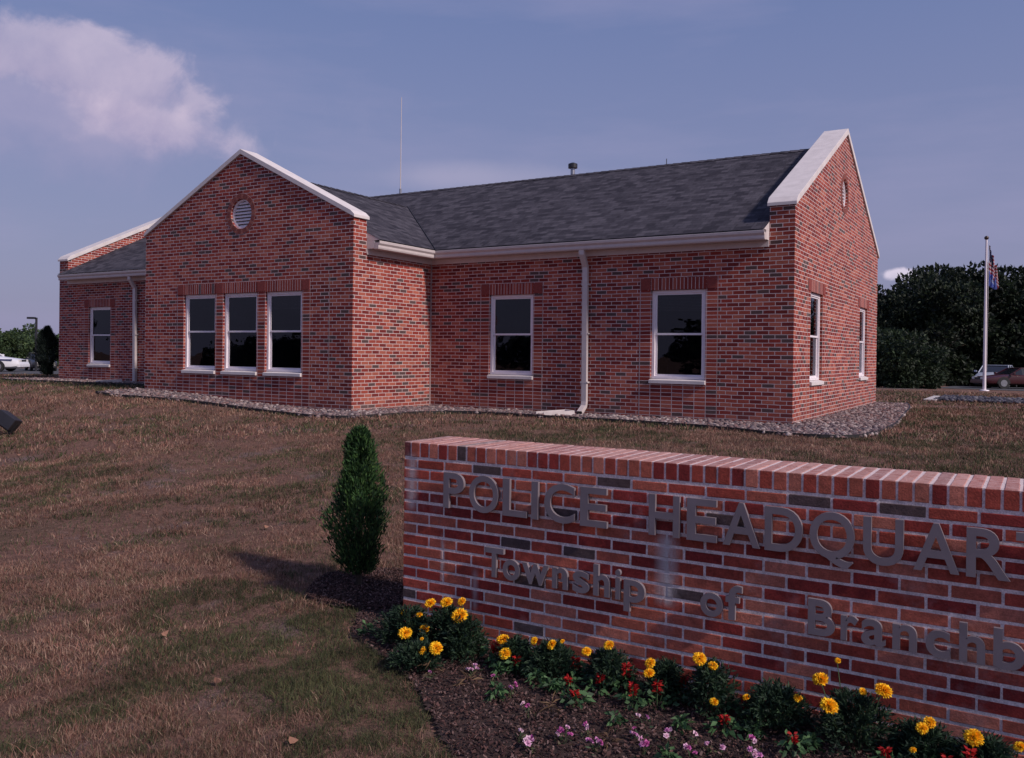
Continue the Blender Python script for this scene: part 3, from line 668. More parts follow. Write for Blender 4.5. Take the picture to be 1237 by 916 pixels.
# roof pipe and aerials
b = MB(); b.tube([(-9.75, 18.8, 5.2), (-9.75, 18.8, 5.72)], .055, 12); o = bp(b.build('vent_pipe', GREYM, smooth=True))
b = MB(); b.tube([(-9.75, 18.8, 5.70), (-9.75, 18.8, 5.80)], .115, 14); b.tube([(-9.75, 18.8, 5.80), (-9.75, 18.8, 5.83)], [.115, .05], 14); b.build('cap', BLACKM, o, smooth=True)
b = MB(); b.tube([(-15.2, 18.9, 5.2), (-15.2, 18.9, 8.25)], [.016, .008], 8); o = bp(b.build('whip_antenna', CREAM))
b = MB(); b.tube([(-15.2, 18.9, 5.3), (-15.2, 18.9, 5.7)], .035, 8); b.build('mount', GREYM, o)
b = MB(); b.tube([(-7.4, 19.0, 5.2), (-7.4, 19.0, 5.72)], .010, 6); bp(b.build('short_aerial', BLACKM))
# splash block at the foot of the front downspout
def splash(x, y, label):
    z = float(groundz(x, y)) + .03; b = MB(); L_, W_ = .62, .17
    b.box((-W_, -L_, 0), (W_, 0, .03)); b.box((-W_, -L_, .0301), (-W_ + .03, -.004, .085)); b.box((W_ - .03, -L_, .0301), (W_, -.004, .085)); b.box((-W_ + .031, -.03, .0301), (W_ - .031, 0, .085))
    o = b.build('splash_block', plain('concrete_splash', (.55, .50, .50), .9)); o.location = (x, y, z); o.rotation_euler = (R(2.5), 0, R(-35)); tag(o, label, 'splash block')
splash(-7.2, 13.92, 'pale concrete splash block under the downspout between the two front windows')
splash(-20.4, 13.95, 'pale concrete splash block below the far left wing downspout')
#@@PART2

# ------------------------------------------------------------------ brick sign
SG = empty('brick_sign', (-1.1, 4.45, -.62), 0, 'low red brick sign wall with grey metal letters behind the marigold bed', 'sign')
def sp(o): o.parent = SG; o.location = Vector((1.1, -4.45, .62)); return o
def signbrick(name):
    M = MT(name); P = M.pos(); a = M.n('ShaderNodeAttribute', attribute_name='col').outputs['Color']
    f = M.noise(120, 4, .75, P); g = M.noise(22, 4, .7, P); S_ = M.n('ShaderNodeSeparateXYZ', {0: P})
    v = M.math('MULTIPLY', M.mr(f, .25, .75, .62, 1.35), M.mr(g, .3, .7, .72, 1.22)); c = M.mix(1.0, a, M.n('ShaderNodeCombineColor', {0: v, 1: v, 2: v}).outputs[0], 'MULTIPLY')
    def blot(x0, w_, z0, z1, st):      # white salt bloom leached out of the joints
        dx = M.math('DIVIDE', M.math('ABSOLUTE', M.math('SUBTRACT', S_.outputs[0], x0)), w_); h = M.math('SUBTRACT', 1.0, dx, True)
        up = M.mr(S_.outputs[2], z0, z0 + .05); dn_ = M.mr(S_.outputs[2], z1, z1 - .05); m_ = M.math('MULTIPLY', M.math('MULTIPLY', h, up, True), dn_, True)
        return M.math('MULTIPLY', M.math('MULTIPLY', m_, M.mr(M.noise(16, 5, .75, M.n('ShaderNodeMapping', {0: P, 3: (1.6, 1, .35)}).outputs[0]), .28, .52), True), st)
    s = M.math('MAXIMUM', blot(-1.612, .075, -.20, .20, 1.0), blot(-3.275, .055, .12, .50, .75))
    s = M.math('MAXIMUM', s, M.math('MAXIMUM', blot(-3.035, .022, -.30, .03, .8), blot(-2.80, .03, -.42, -.15, .5)))
    s = M.math('MAXIMUM', s, M.math('MULTIPLY', M.mr(M.noise(3.2, 5, .7, P), .58, .75), .22))
    c = M.mix(s, c, (.52, .48, .50, 1))
    # top of the cap course painted paler, as the grazing sun washes it
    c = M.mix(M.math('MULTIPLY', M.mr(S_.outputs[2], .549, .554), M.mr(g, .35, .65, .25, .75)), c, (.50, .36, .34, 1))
    M.set(Base_Color=c, Roughness=.88); M.b.inputs['Specular IOR Level'].default_value = .25; M.bump(M.math('ADD', f, g), .004, .9); return M.m
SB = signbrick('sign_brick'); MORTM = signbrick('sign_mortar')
x0, x1, y0, y1 = -3.335, 1.13, 4.22, 4.68; RH = .0674; BL = .2025; ZC = .460
DK = [(-2.73, .43), (-1.91, .43), (-.88, .43), (-.46, .43), (-2.53, .02), (-2.12, .02), (-2.42, -.45), (-2.41, -.19), (-3.29, -.38), (-1.5, -.12), (-2.22, .22), (-1.33, .29)]
CL = np.array([(.27, .038, .032), (.33, .062, .044), (.40, .108, .074), (.45, .155, .112), (.235, .032, .030)])
def bbrick(a, c_, col, out, j=.0045):
    """a bevelled brick box; vertices jittered slightly"""
    (ax, ay, az), (bx, by, bz) = a, c_; e_ = .004
    V = []
    for zz, ins in ((az, 1), (az + e_, 0), (bz - e_, 0), (bz, 1)):
        i_ = ins * e_
        for p in ((ax + i_, ay + i_), (bx - i_, ay + i_), (bx - i_, by - i_), (ax + i_, by - i_)): V.append((p[0], p[1], zz))
    F = [(3, 2, 1, 0), (12, 13, 14, 15)] + [(r * 4 + k, r * 4 + (k + 1) % 4, r * 4 + 4 + (k + 1) % 4, r * 4 + 4 + k) for r in range(3) for k in range(4)]
    n = len(out[0]); jx, jy, jz = (random.uniform(-.0012, .0012) for _ in range(3))
    out[0] += [(x + jx + random.uniform(-.0007, .0007), y + jy * 1.2, z + jz + random.uniform(-.0006, .0006)) for x, y, z in V]; out[1] += [tuple(i + n for i in f) for f in F]; out[2] += [col] * 16
def mkcol(x, z):
    for dx, dz in DK:
        if abs(x - dx) < BL * .5 and abs(z - dz) < RH * .5: return (.088, .060, .064)
    if (x > .1 or x < x0 + .01) and random.random() < .07: return (.088, .060, .064)
    t = random.random(); c = CL[random.choice([0, 1, 1, 2, 2, 3, 4])] * random.uniform(.85, 1.15); return tuple(c)
def emit(out, name, mat):
    me = npmesh(name, out[0], out[1], np.array(out[2])); o = link(name, me, mat); return sp(o)
body = [[], [], []]; J = .0062
nrow = 18
for r in range(nrow):
    zt = ZC - RH * r - (0.004 if r == 0 else 0); zb = ZC - RH * (r + 1); x = x0; first = True; zc = (zt + zb) / 2
    while x < x1 - .02:
        ln = BL / 2 + (0 if r % 2 else 0) if (first and r % 2 == 0) else BL
        if first and r % 2 == 1: ln = BL - .008
        xe = min(x + ln, x1); ja = 0 if first else J; jb = 0 if xe >= x1 - .001 else J
        for (ya, yb) in ((y0, y0 + .09), (y1 - .09, y1)): bbrick((x + ja, ya, zb + J), (xe - jb, yb, zt - J), mkcol((x + xe) / 2 if ya == y0 else 99, zc), body)
        x = xe; first = False
    for xe_, xi in ((x0, x0 + .09), (x1 - .09, x1)):
        y = y0 + .09; 
        for ya, yb in ((y0 + .10, y0 + .225), (y0 + .235, y1 - .10)): bbrick((xe_, ya, zb + J), (xi, yb, zt - J), mkcol(-99, zc), body)
emit(body, 'brick_courses', SB)
cap = [[], [], []]; x = x0; first = True
while x < x1 - .01:
    w_ = .050 if first else .0690; xe = min(x + w_, x1); col = mkcol(99 if not first else -99, 0)
    if random.random() < .04: col = (.06, .042, .055)
    if first: col = (.17, .05, .05)
    for ya, yb in ((y0 - .001, (y0 + y1) / 2 - .006), ((y0 + y1) / 2 + .005, y1 + .003)): bbrick((x + (0 if first else .0058), ya, ZC + .005), (xe - (0 if xe >= x1 - .001 else .0058), yb, .555), col, cap)
    x = xe; first = False
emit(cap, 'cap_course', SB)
def mbox(a, b_, name):
    q = MB(); q.box(a, b_); o = sp(q.build(name, MORTM)); at_ = o.data.attributes.new('col', 'FLOAT_COLOR', 'POINT')
    for d in at_.data: d.color = (.78, .67, .67, 1)
mbox((x0 + .0025, y0 + .0025, -.80), (x1 - .0025, y1 - .0025, .5525), 'mortar')
LET = plain('sign_letter_metal', (.215, .185, .21), .5, .15, var=.12, nscale=6)
def letter(ch, xa, xb, zb, cap_h, off, depth=.020):
    cu = bpy.data.curves.new('t', 'FONT'); cu.body = ch; cu.size = 1.0; cu.offset = off; cu.resolution_u = 6
    o = bpy.data.objects.new('t', cu); COL.objects.link(o); bpy.context.view_layer.update()
    dg = bpy.context.evaluated_depsgraph_get(); me = bpy.data.meshes.new_from_object(o.evaluated_get(dg)); bpy.data.objects.remove(o); bpy.data.curves.remove(cu)
    v = np.array([p.co[:] for p in me.vertices]); w0, w1 = v[:, 0].min(), v[:, 0].max()
    sx_ = (xb - xa) / (w1 - w0); sz = cap_h / CAPH
    bm = bmesh.new(); bm.from_mesh(me); bmesh.ops.remove_doubles(bm, verts=bm.verts, dist=.0005)
    r_ = bmesh.ops.extrude_face_region(bm, geom=bm.faces[:]); vs = [g for g in r_['geom'] if isinstance(g, bmesh.types.BMVert)]
    for v_ in vs: v_.co.z += 1
    for v_ in bm.verts: x_, y_, z_ = v_.co; v_.co = (xa + (x_ - w0) * sx_, y0 - .016 - z_ * depth, zb + y_ * sz)
    bmesh.ops.recalc_face_normals(bm, faces=bm.faces); bm.to_mesh(me); bm.free()
    q = sp(link('letter', me, LET)); me.set_sharp_from_angle(angle=R(35)) if hasattr(me, 'set_sharp_from_angle') else None
    q['label'] = 'grey metal letter ' + ch; return q
CAPH = .73
_c = bpy.data.curves.new('t', 'FONT'); _c.body = 'H'; _o = bpy.data.objects.new('t', _c); COL.objects.link(_o); bpy.context.view_layer.update(); CAPH = _o.dimensions.y; bpy.data.objects.remove(_o); bpy.data.curves.remove(_c)
row1 = [('P', -3.011, -2.864), ('O', -2.826, -2.625), ('L', -2.594, -2.435), ('I', -2.404, -2.362), ('C', -2.322, -2.133), ('E', -2.099, -1.939), ('H', -1.701, -1.535), ('E', -1.496, -1.34), ('A', -1.31, -1.127), ('D', -1.104, -0.926), ('Q', -0.895, -0.695), ('U', -0.659, -0.49), ('A', -0.449, -0.268), ('R', -0.242, -0.076), ('T', -0.058, 0.10), ('E', .135, .285), ('R', .33, .495), ('S', .525, .69)]
row2 = [('T', -2.712, -2.583), ('o', -2.588, -2.475), ('w', -2.46, -2.288), ('n', -2.266, -2.170), ('s', -2.139, -2.038), ('h', -2.014, -1.919), ('i', -1.886, -1.856), ('p', -1.836, -1.718), ('o', -1.42, -1.305), ('f', -1.291, -1.21), ('B', -0.897, -0.776), ('r', -0.75, -0.675), ('a', -0.661, -0.558), ('n', -0.53, -0.430), ('c', -0.395, -0.298), ('h', -0.264, -0.165), ('b', -0.135, -0.018), ('u', .015, .115), ('r', .15, .225), ('g', .245, .36)]
for ch, a, c_ in row1: letter(ch, a, c_, .188 - .012 * (a + 3.0) / 3.0, .203, .014)
for ch, a, c_ in row2: letter(ch, a, c_, -.176 - .018 * (a + 2.7) / 2.7, .158, .022)

# ------------------------------------------------------------------ plants
def leaves(P, D, ln, wd, cols, droop=.0):
    """rhombic leaves at P pointing along D (unit); returns arrays"""
    n = len(P); up = RNG.normal(0, 1, (n, 3)); s = np.cross(D, up); s /= np.linalg.norm(s, axis=1, keepdims=True) + 1e-9
    ln = np.broadcast_to(ln, n)[:, None]; wd = np.broadcast_to(wd, n)[:, None]; nrm = np.cross(s, D)
    V = np.stack([P, P + D * ln * .45 + s * wd * .5 + nrm * wd * .12, P + D * ln + np.array([0, 0, -1]) * ln * droop, P + D * ln * .45 - s * wd * .5 + nrm * wd * .12], 1).reshape(-1, 3)
    F = (np.array([[0, 1, 2], [0, 2, 3]])[None] + (np.arange(n) * 4)[:, None, None]).reshape(-1, 3)
    return V, F, np.repeat(cols, 4, 0)
def join(parts):
    V, F, C, o = [], [], [], 0
    for v, f, c in parts: V.append(v); F.append(np.asarray(f) + o); C.append(c); o += len(v)
    return np.concatenate(V), np.concatenate(F), np.concatenate(C)
def unit(a): return a / (np.linalg.norm(a, axis=1, keepdims=True) + 1e-9)
def pick(pal, n, j=.25):
    pal = np.array(pal); return pal[RNG.integers(0, len(pal), n)] * RNG.uniform(1 - j, 1 + j, (n, 1))
GMAR = [(.016, .036, .024), (.024, .050, .028), (.034, .068, .034), (.010, .024, .016)]
def dome(n, rx, h, zlow=.02):
    a = RNG.uniform(0, 6.28, n); t = RNG.random(n) ** .5; z = RNG.random(n); rr = rx * np.sqrt(np.clip(1 - (z * .95) ** 2.2, 0, 1)) * t
    lump = 1 + .25 * np.sin(a * 3 + RNG.uniform(0, 6)) + .12 * np.sin(a * 7 + 2)
    return np.stack([rr * lump * np.cos(a), rr * lump * np.sin(a), zlow + z * h], 1)
def stems(pts, r=.0022, base=None):
    b = MB()
    for p in pts:
        p = Vector(p); q0 = Vector(base if base is not None else (p.x * .15, p.y * .15, 0)); b.tube([q0, q0.lerp(p, .5) + Vector((p.x * .12, p.y * .12, .01)), p], [r * 1.5, r, r * .8], 5, caps=False)
    return b
def bloommesh(name, d, pal, rings=9, npet=16):
    P, D, Ln, Wd = [], [], [], []
    r = d / 2
    for k in range(rings):
        el = R(-22 + k * 100 / (rings - 1)); n = max(4, int(npet * math.cos(el) + 3))
        for i in range(n):
            a = 2 * math.pi * (i + .5 * (k % 2)) / n + random.uniform(-.12, .12); e2 = el + random.uniform(-.1, .1)
            dv = np.array([math.cos(a) * math.cos(e2), math.sin(a) * math.cos(e2), math.sin(e2)])
            P.append(dv * r * .35 * np.array([1, 1, .7])); D.append(dv); Ln.append(r * random.uniform(.58, .74) * (1 - .25 * (k / rings))); Wd.append(r * .52)
    V, F, C = leaves(np.array(P), unit(np.array(D)), np.array(Ln), np.array(Wd), pick(pal, len(P), .12))
    V[:, 2] *= .78
    # green cup under the head
    b = MB(); b.tube([(0, 0, -r * .75), (0, 0, -r * .1)], [r * .12, r * .42], 8); n0 = len(V); v = np.array(b.v); f = [(q[0], q[1], q[2]) for q in b.f if len(q) >= 3] + [(q[0], q[2], q[3]) for q in b.f if len(q) == 4]
    V2, F2, C2 = join([(V, F, C), (v, np.array(f), np.tile(np.array([[.03, .06, .02]]), (len(v), 1)))])
    return npmesh(name, V2, F2, C2)
ORG = [(1.0, .56, .014), (1.0, .64, .022), (.97, .47, .010), (1.0, .70, .035)]
def marigold(x, y, rx, h, blooms, label, n=260):
    """blooms: (x,y,z,diameter) in the world"""
    z = float(groundz(x, y)) + .015; t = empty('marigold_plant', (x, y, z), 0, label, 'marigold', 'marigold plants in the flower bed')
    rx *= .84; h *= .80
    # feathery leaves: a rachis with little leaflets
    P = dome(n, rx, h); D = unit(np.stack([P[:, 0], P[:, 1], np.full(n, rx * .5)], 1) + RNG.normal(0, .04, (n, 3)))
    parts = []
    cols = pick(GMAR, n)
    for k in range(5):
        side = (-1) ** k * .7; q = np.cross(D, RNG.normal(0, 1, (n, 3))); q = unit(q)
        parts.append(leaves(P + D * (.008 * k), unit(D + q * side), RNG.uniform(.020, .036, n), RNG.uniform(.006, .010, n), cols))
    V, F, C = join(parts); link('foliage', npmesh('foliage', V, F, C), LEAF, t)
    fp = [Vector(b_[:3]) - Vector((x, y, z)) for b_ in blooms]
    stems([tuple(RNG.uniform(-rx * .6, rx * .6, 2)) + (h * .7,) for _ in range(5)] + [tuple(p) for p in fp], .0025).build('stems', STEM, t)
    for p, b_ in zip(fp, blooms):
        p = p + Vector((.008, -.022, .004))
        o = link('flower_head', bloommesh('flower_head', b_[3] * 1.3, ORG), PETAL, t); o.location = p; o.rotation_euler = (R(random.uniform(15, 45)), R(random.uniform(-15, 15)), R(random.uniform(-30, 30)))
    return t
STEM = plain('green_stem', (.05, .09, .035), .7)
def fb(px, py, dpx, Y):       # a bloom seen at a known distance behind the front of the bed
    v = rt * ((px - 618.5) / 1039.76) + dn * ((py - 434.1) / 1039.76) + fw; k = Y / v.y; p = v * k; dep = p.dot(fw)
    return (p.x, p.y, p.z + 1.10, dpx / 1039.76 * dep)
MG = [
 (-3.12, 3.98, .17, .20, [(490.5, 739, 8, 4.0), (491, 764, 14, 3.86), (508, 742, 7, 4.0)], 'leftmost marigold plant at the sign corner with three orange blooms'),
 (-2.86, 4.02, .15, .24, [(521, 728, 12, 4.02), (540.5, 727, 13, 4.02), (514, 759, 11, 3.94)], 'marigold plant with a tall pair of orange blooms beside the sign corner'),
 (-2.70, 3.96, .13, .24, [(559, 726, 9, 4.05), (556, 743.5, 17, 3.98)], 'marigold plant carrying the biggest bloom below the word Township'),
 (-2.84, 3.72, .14, .10, [(511.5, 785, 9, 3.72), (528, 782, 14, 3.74), (511, 771, 4, 3.8)], 'low front marigold plant with two round blooms left of the red salvia'),
 (-2.37, 3.98, .09, .16, [(608.5, 771.5, 13, 3.98), (611, 788.5, 13, 3.92)], 'marigold plant with two blooms one above the other'),
 (-2.16, 4.0, .15, .15, [(646, 773, 8, 4.0), (667, 778, 11, 3.98), (680, 774, 5, 4.0)], 'marigold plant with three small blooms in a row under the p'),
 (-1.83, 4.0, .11, .17, [(709, 786, 10, 3.98), (736, 778.5, 11, 4.0)], 'marigold plant with two small blooms left of the white stain'),
 (-1.53, 4.02, .09, .17, [(785.5, 800, 11, 3.98), (784, 812, 12, 3.94)], 'marigold plant with two touching blooms beneath the white stain'),
 (-1.29, 3.98, .11, .24, [(845, 794.5, 14, 3.98), (861, 803, 10, 3.98), (862.5, 846, 9, 3.88)], 'tall marigold plant with three blooms under the word of'),
 (-.99, 3.98, .16, .18, [(901, 841, 8, 3.92), (963, 842, 9, 3.98)], 'wide dark marigold plant with only two small half open blooms'),
 (-.65, 3.97, .17, .23, [(990, 819, 16, 3.98), (1000.5, 851, 18, 3.86), (1066, 832.5, 17, 3.95), (1041, 834, 8, 3.95), (1011, 797, 6, 4.05)], 'broad marigold plant with three large blooms under Branch'),
 (-.38, 3.98, .12, .14, [(1112, 878, 12, 3.92), (1121, 871, 12, 3.95), (1101, 904, 7, 3.86)], 'marigold plant with a joined pair of blooms near the right end'),
 (-.15, 3.97, .12, .15, [(1174, 889, 18, 3.92), (1229, 900, 12, 3.97)], 'rightmost marigold plant with one large bloom under the letter b'),
]
for x, y, rx, h, bl, lab in MG: marigold(x, y, rx, h, [fb(*q) for q in bl], lab, int(300 + 2300 * rx))
# red salvia
GSAL = [(.055, .125, .050), (.080, .165, .065), (.035, .080, .038)]
RED = [(.36, .010, .012), (.26, .008, .010), (.46, .018, .016)]
def salvia(x, y, h, label, lushness=1.0):
    z = float(groundz(x, y)) + .012; t = empty('red_salvia', (x, y, z), random.uniform(0, 6), label, 'salvia', 'red salvias in the flower bed')
    n = int(46 * lushness); P = dome(n, .065, h * .62); D = unit(np.stack([P[:, 0], P[:, 1], np.full(n, .012)], 1) + RNG.normal(0, .02, (n, 3)))
    V, F, C = leaves(P, D, RNG.uniform(.028, .05, n), RNG.uniform(.018, .03, n), pick(GSAL, n), .25); link('foliage', npmesh('foliage', V, F, C), LEAF, t)
    tip = [(0, 0, h)]; stems([(0, 0, h * .98), (.03, .01, h * .5), (-.02, .03, h * .45)], .0022).build('stems', STEM, t)
    m_ = 60; a = RNG.uniform(0, 6.28, m_); zz = RNG.uniform(h * .62, h * 1.08, m_); D = unit(np.stack([np.cos(a), np.sin(a), RNG.uniform(-.1, .7, m_)], 1)); P = np.stack([D[:, 0] * .004, D[:, 1] * .004, zz], 1)
    V, F, C = leaves(P, D, RNG.uniform(.016, .030, m_), RNG.uniform(.009, .015, m_), pick(RED, m_)); link('flower_spike', npmesh('flower_spike', V, F, C), PETAL, t)
SAL = [(-2.50, 3.98, .12, 'red salvia in the gap between the big left bloom and the stacked pair'), (-2.02, 4.0, .11, 'red salvia against the brick right of the three small blooms'), (-.50, 3.80, .10, 'red salvia low in front of the broad marigold right side'), (-2.68, 4.05, .15, 'tallest red salvia between the left marigold clump and the next plant'), (-2.33, 3.92, .10, 'red salvia with bright leaves below the two stacked marigold blooms'), (-1.99, 3.86, .07, 'small red salvia in the gap right of the low marigolds'), (-1.88, 3.72, .07, 'short red salvia nearest the front left of the bare mulch'),
       (-1.83, 3.90, .09, 'red salvia just below the two small blooms left of the stain'), (-1.72, 3.97, .14, 'taller red salvia against the brick under the stain'), (-1.84, 4.1, .10, 'red salvia pressed against the brick left of the stain'), (-1.63, 3.84, .11, 'leggy red salvia standing in front of the touching blooms'),
       (-1.53, 3.90, .12, 'leafy red salvia in front of the tall marigold'), (-1.44, 4.02, .12, 'red salvia close to the wall at the tall marigold left side'), (-1.13, 3.98, .10, 'red salvia between the tall and the wide dark marigold'), (-1.17, 3.80, .08, 'low red salvia in the shade of the wide dark marigold'),
       (-.86, 3.76, .09, 'red salvia at the foot of the wide dark marigold'), (-.20, 3.86, .14, 'red salvia under the big bloom at the right end'), (-.28, 3.86, .10, 'second red salvia left of the one under the right end bloom')]
for x, y, h, lab in SAL: salvia(x, y, h, lab)
# low pink flowers
PNK = [(.62, .26, .50), (.72, .42, .60), (.52, .12, .36), (.78, .55, .66)]
def pinkf(x, y, label, nf=3, spread=.03, pal=PNK, h=.05):
    z = float(groundz(x, y)) + .012; t = empty('pink_flower_plant', (x, y, z), random.uniform(0, 6), label, 'flower', 'low pink flowers along the front of the bed')
    n = 22; P = dome(n, spread * 1.6, h * .5, .004); D = unit(np.stack([P[:, 0], P[:, 1], np.full(n, .01)], 1) + RNG.normal(0, .03, (n, 3)))
    V, F, C = leaves(P, D, RNG.uniform(.015, .035, n), RNG.uniform(.006, .012, n), pick([(.05, .09, .045), (.09, .10, .05), (.12, .09, .06)], n)); link('foliage', npmesh('foliage', V, F, C), LEAF, t)
    pts = [(random.uniform(-spread, spread), random.uniform(-spread, spread), random.uniform(.7, 1.15) * h) for _ in range(nf)]
    stems(pts, .0013).build('stems', STEM, t)
    for p in pts:
        c = pal[random.randrange(len(pal))]; k = 6; a = np.arange(k) * 6.283 / k + random.random(); D = unit(np.stack([np.cos(a), np.sin(a), np.full(k, .3)], 1)); rr = random.uniform(.013, .019)
        a2 = a + .5; D2 = unit(np.stack([np.cos(a2), np.sin(a2), np.full(k, 1.1)], 1))
        V, F, C = join([leaves(np.zeros((k, 3)), D, rr, rr * 1.1, pick([c], k, .12)), leaves(np.zeros((k, 3)), D2, rr * .7, rr * .8, pick([c], k, .12))])
        o = link('bloom', npmesh('bloom', V, F, C), PETAL, t); o.location = p; o.rotation_euler = (R(random.uniform(10, 60)), 0, R(random.uniform(-40, 40)))
PK = [(-1.84, 3.22, 'magenta and lilac flowers lowest at the bottom edge of the bed', 5), (-1.60, 3.36, 'dense pink patch in front of the magenta pair', 5), (-1.42, 3.46, 'lilac pink patch at the bottom edge near the middle', 4), (-1.22, 3.52, 'pink patch at the bottom edge right of the lilac one', 4), (-.98, 3.60, 'pink patch at the foot of the wide dark marigold', 4), (-2.02, 3.52, 'pale pink pair beside the withered stems in the open mulch', 2), (-3.0, 3.76, 'single lilac flower at the far left foot of the marigolds', 1), (-2.80, 3.80, 'pale lilac flower among withered stems under the low marigold', 1), (-2.69, 3.62, 'white pink flower nearest the lawn edge', 1), (-2.52, 3.80, 'cluster of pale pink flowers in the left part of the bed', 4), (-2.37, 3.75, 'pink flower just right of the pale cluster', 1), (-2.21, 3.66, 'pink pair of flowers above a withered clump', 2),
      (-1.93, 3.28, 'lone pink flower in the bare mulch at the front', 1), (-1.75, 3.36, 'magenta flower cluster at the bottom edge of the photo', 5), (-1.67, 3.46, 'bright magenta pair behind the front cluster', 3), (-1.51, 3.70, 'lilac flower in the middle of the bed', 2), (-1.48, 3.56, 'pink flowers right of the magenta cluster', 3), (-1.36, 3.60, 'scattered pale pink flowers in the middle of the bed', 3),
      (-1.26, 3.66, 'pink flower left of the row of three', 1), (-1.18, 3.62, 'middle pink flower of the row at the bottom edge', 1), (-1.13, 3.62, 'pink flower lowest of the bottom row', 1), (-1.03, 3.72, 'pink flower at the right end of the bottom row', 2)]
for x, y, lab, nf in PK: pinkf(x, y, lab, nf, .012 if nf == 1 else .032, h=.055)
# green seedlings without flowers and a few withered stems
def seedling(x, y, s, label, dry=False):
    z = float(groundz(x, y)) + .012; n = 16 if dry else 46; P = dome(n, .06 * s, .05 * s, .004); D = unit(np.stack([P[:, 0], P[:, 1], np.full(n, .02)], 1) + RNG.normal(0, .03, (n, 3)))
    pal = [(.20, .13, .08), (.14, .09, .06)] if dry else GSAL
    P[:, :2] *= .35; D = unit(D + np.stack([P[:, 0], P[:, 1], np.zeros(n)], 1) * 12)
    V, F, C = leaves(P, D, RNG.uniform(.025, .055, n) * (1.6 if dry else 1), RNG.uniform(.004, .006, n) if dry else RNG.uniform(.014, .026, n), pick(pal, n), .3)
    o = link('withered_plant' if dry else 'leafy_seedling', npmesh('leaf_tuft', V, F, C), LEAF); o.location = (x, y, z); tag(o, label, 'plant', 'withered plants in the bed' if dry else 'leafy seedlings in the bed')
for a in [(-2.40, 3.86, 1.2, 'bright green seedling under the two stacked blooms'), (-2.16, 3.84, 1.6, 'widest bright green seedling in front of the three small blooms'), (-2.05, 3.80, 1.3, 'green seedling right of the widest one'), (-2.25, 3.60, 1.4, 'grey green seedling near the lawn side of the bed'), (-1.62, 3.62, 1.2, 'green seedling by the leggy salvia'), (-1.35, 3.74, 1.3, 'green seedling in front of the tall marigold'),
          (-1.05, 3.84, 1.2, 'green seedling left of the wide dark marigold base'), (-.80, 3.84, 1.2, 'green seedling between the two broad marigolds'), (-.55, 3.72, 1.3, 'green seedling in front of the broad marigold'), (-3.30, 4.05, 1.5, 'green tuft left of the leftmost marigold'), (-3.42, 3.98, 1.3, 'green tuft at the outer edge of the bed'), (-1.30, 3.45, 1.1, 'small green seedling at the bottom of the picture')]: seedling(*a)
for a in [(-2.72, 3.70, 1.5, 'withered stems curling by the pale lilac flower'), (-2.92, 3.83, 1.1, 'withered stems at the foot of the left marigolds'), (-2.46, 3.66, 1.2, 'withered brown plant left of the pink pair'), (-1.95, 3.60, 1.1, 'withered stems in the open middle of the mulch'), (-1.58, 3.45, 1.0, 'withered plant right of the magenta cluster')]: seedling(*a, dry=True)

# small conifer beside the sign
def conifer(loc, H, W, label, prof, pal, n, ll, trunk_h=.1, lw=.28, group=None, name='conifer_shrub'):
    t = empty(name, loc, 0, label, 'conifer', group); z = RNG.random(n) ** .9; a = RNG.uniform(0, 6.28, n); rr = np.interp(z, *zip(*prof)) * W / 2
    lump = 1 + .18 * np.sin(a * 3 + z * 9) + .14 * np.sin(a * 5 - z * 14 + 1) + .9 * (fbm(a * 2.2, z * 14, 1.0, 3) - .5); q = np.minimum(RNG.random(n) ** .35 * RNG.normal(1, .09, n), 1.25); rr = rr * lump * q
    P = np.stack([rr * np.cos(a), rr * np.sin(a), trunk_h + z * (H - trunk_h)], 1); D = unit(np.stack([np.cos(a) * .55, np.sin(a) * .55, np.full(n, 1.0)], 1) + RNG.normal(0, .35, (n, 3)))
    hue = vnoise(a * 1.6, z * 9, 1.0)[:, None]; C = pick(pal, n, .3) * (.7 + .6 * hue)
    V, F, Cc = leaves(P, D, RNG.uniform(.6, 1.3, n) * ll, RNG.uniform(.6, 1.2, n) * ll * lw, C); link('foliage', npmesh('foliage', V, F, Cc), LEAF, t)
    b = MB(); b.tube([(0, 0, -.05), (0, 0, H * .5), (0, 0, H * .9)], [W * .07, W * .05, W * .015], 7); b.build('trunk', BARK, t, smooth=True); return t
conifer((TH[0], TH[1], hz(*TH)), 1.12, .365, 'small dark green conifer standing at the left end of the brick sign', [(0, .42), (.08, .66), (.20, .88), (.34, 1.0), (.50, .92), (.68, .68), (.80, .50), (.90, .44), (.96, .36), (1, .14)], [(.028, .070, .026), (.045, .105, .034), (.080, .155, .045), (.014, .036, .018)], 15000, .040)
def along(px, dep, z=None):
    v = rt * ((px - 618.5) / 1039.76) + fw; v = Vector((v.x, v.y, 0)); p = v * (dep / (v.x * fw.x + v.y * fw.y)); return (p.x, p.y, hz(p.x, p.y) if z is None else z)
sp_ = along(57, 25.2)
conifer(sp_, 1.5, .62, 'dark spruce seen past the far left corner of the building', [(0, .35), (.2, .5), (.34, .95), (.5, 1.0), (.72, .8), (.88, .42), (1, .05)], [(.010, .018, .016), (.016, .026, .020)], 9000, .09, trunk_h=.12, lw=.2, name='spruce_tree')

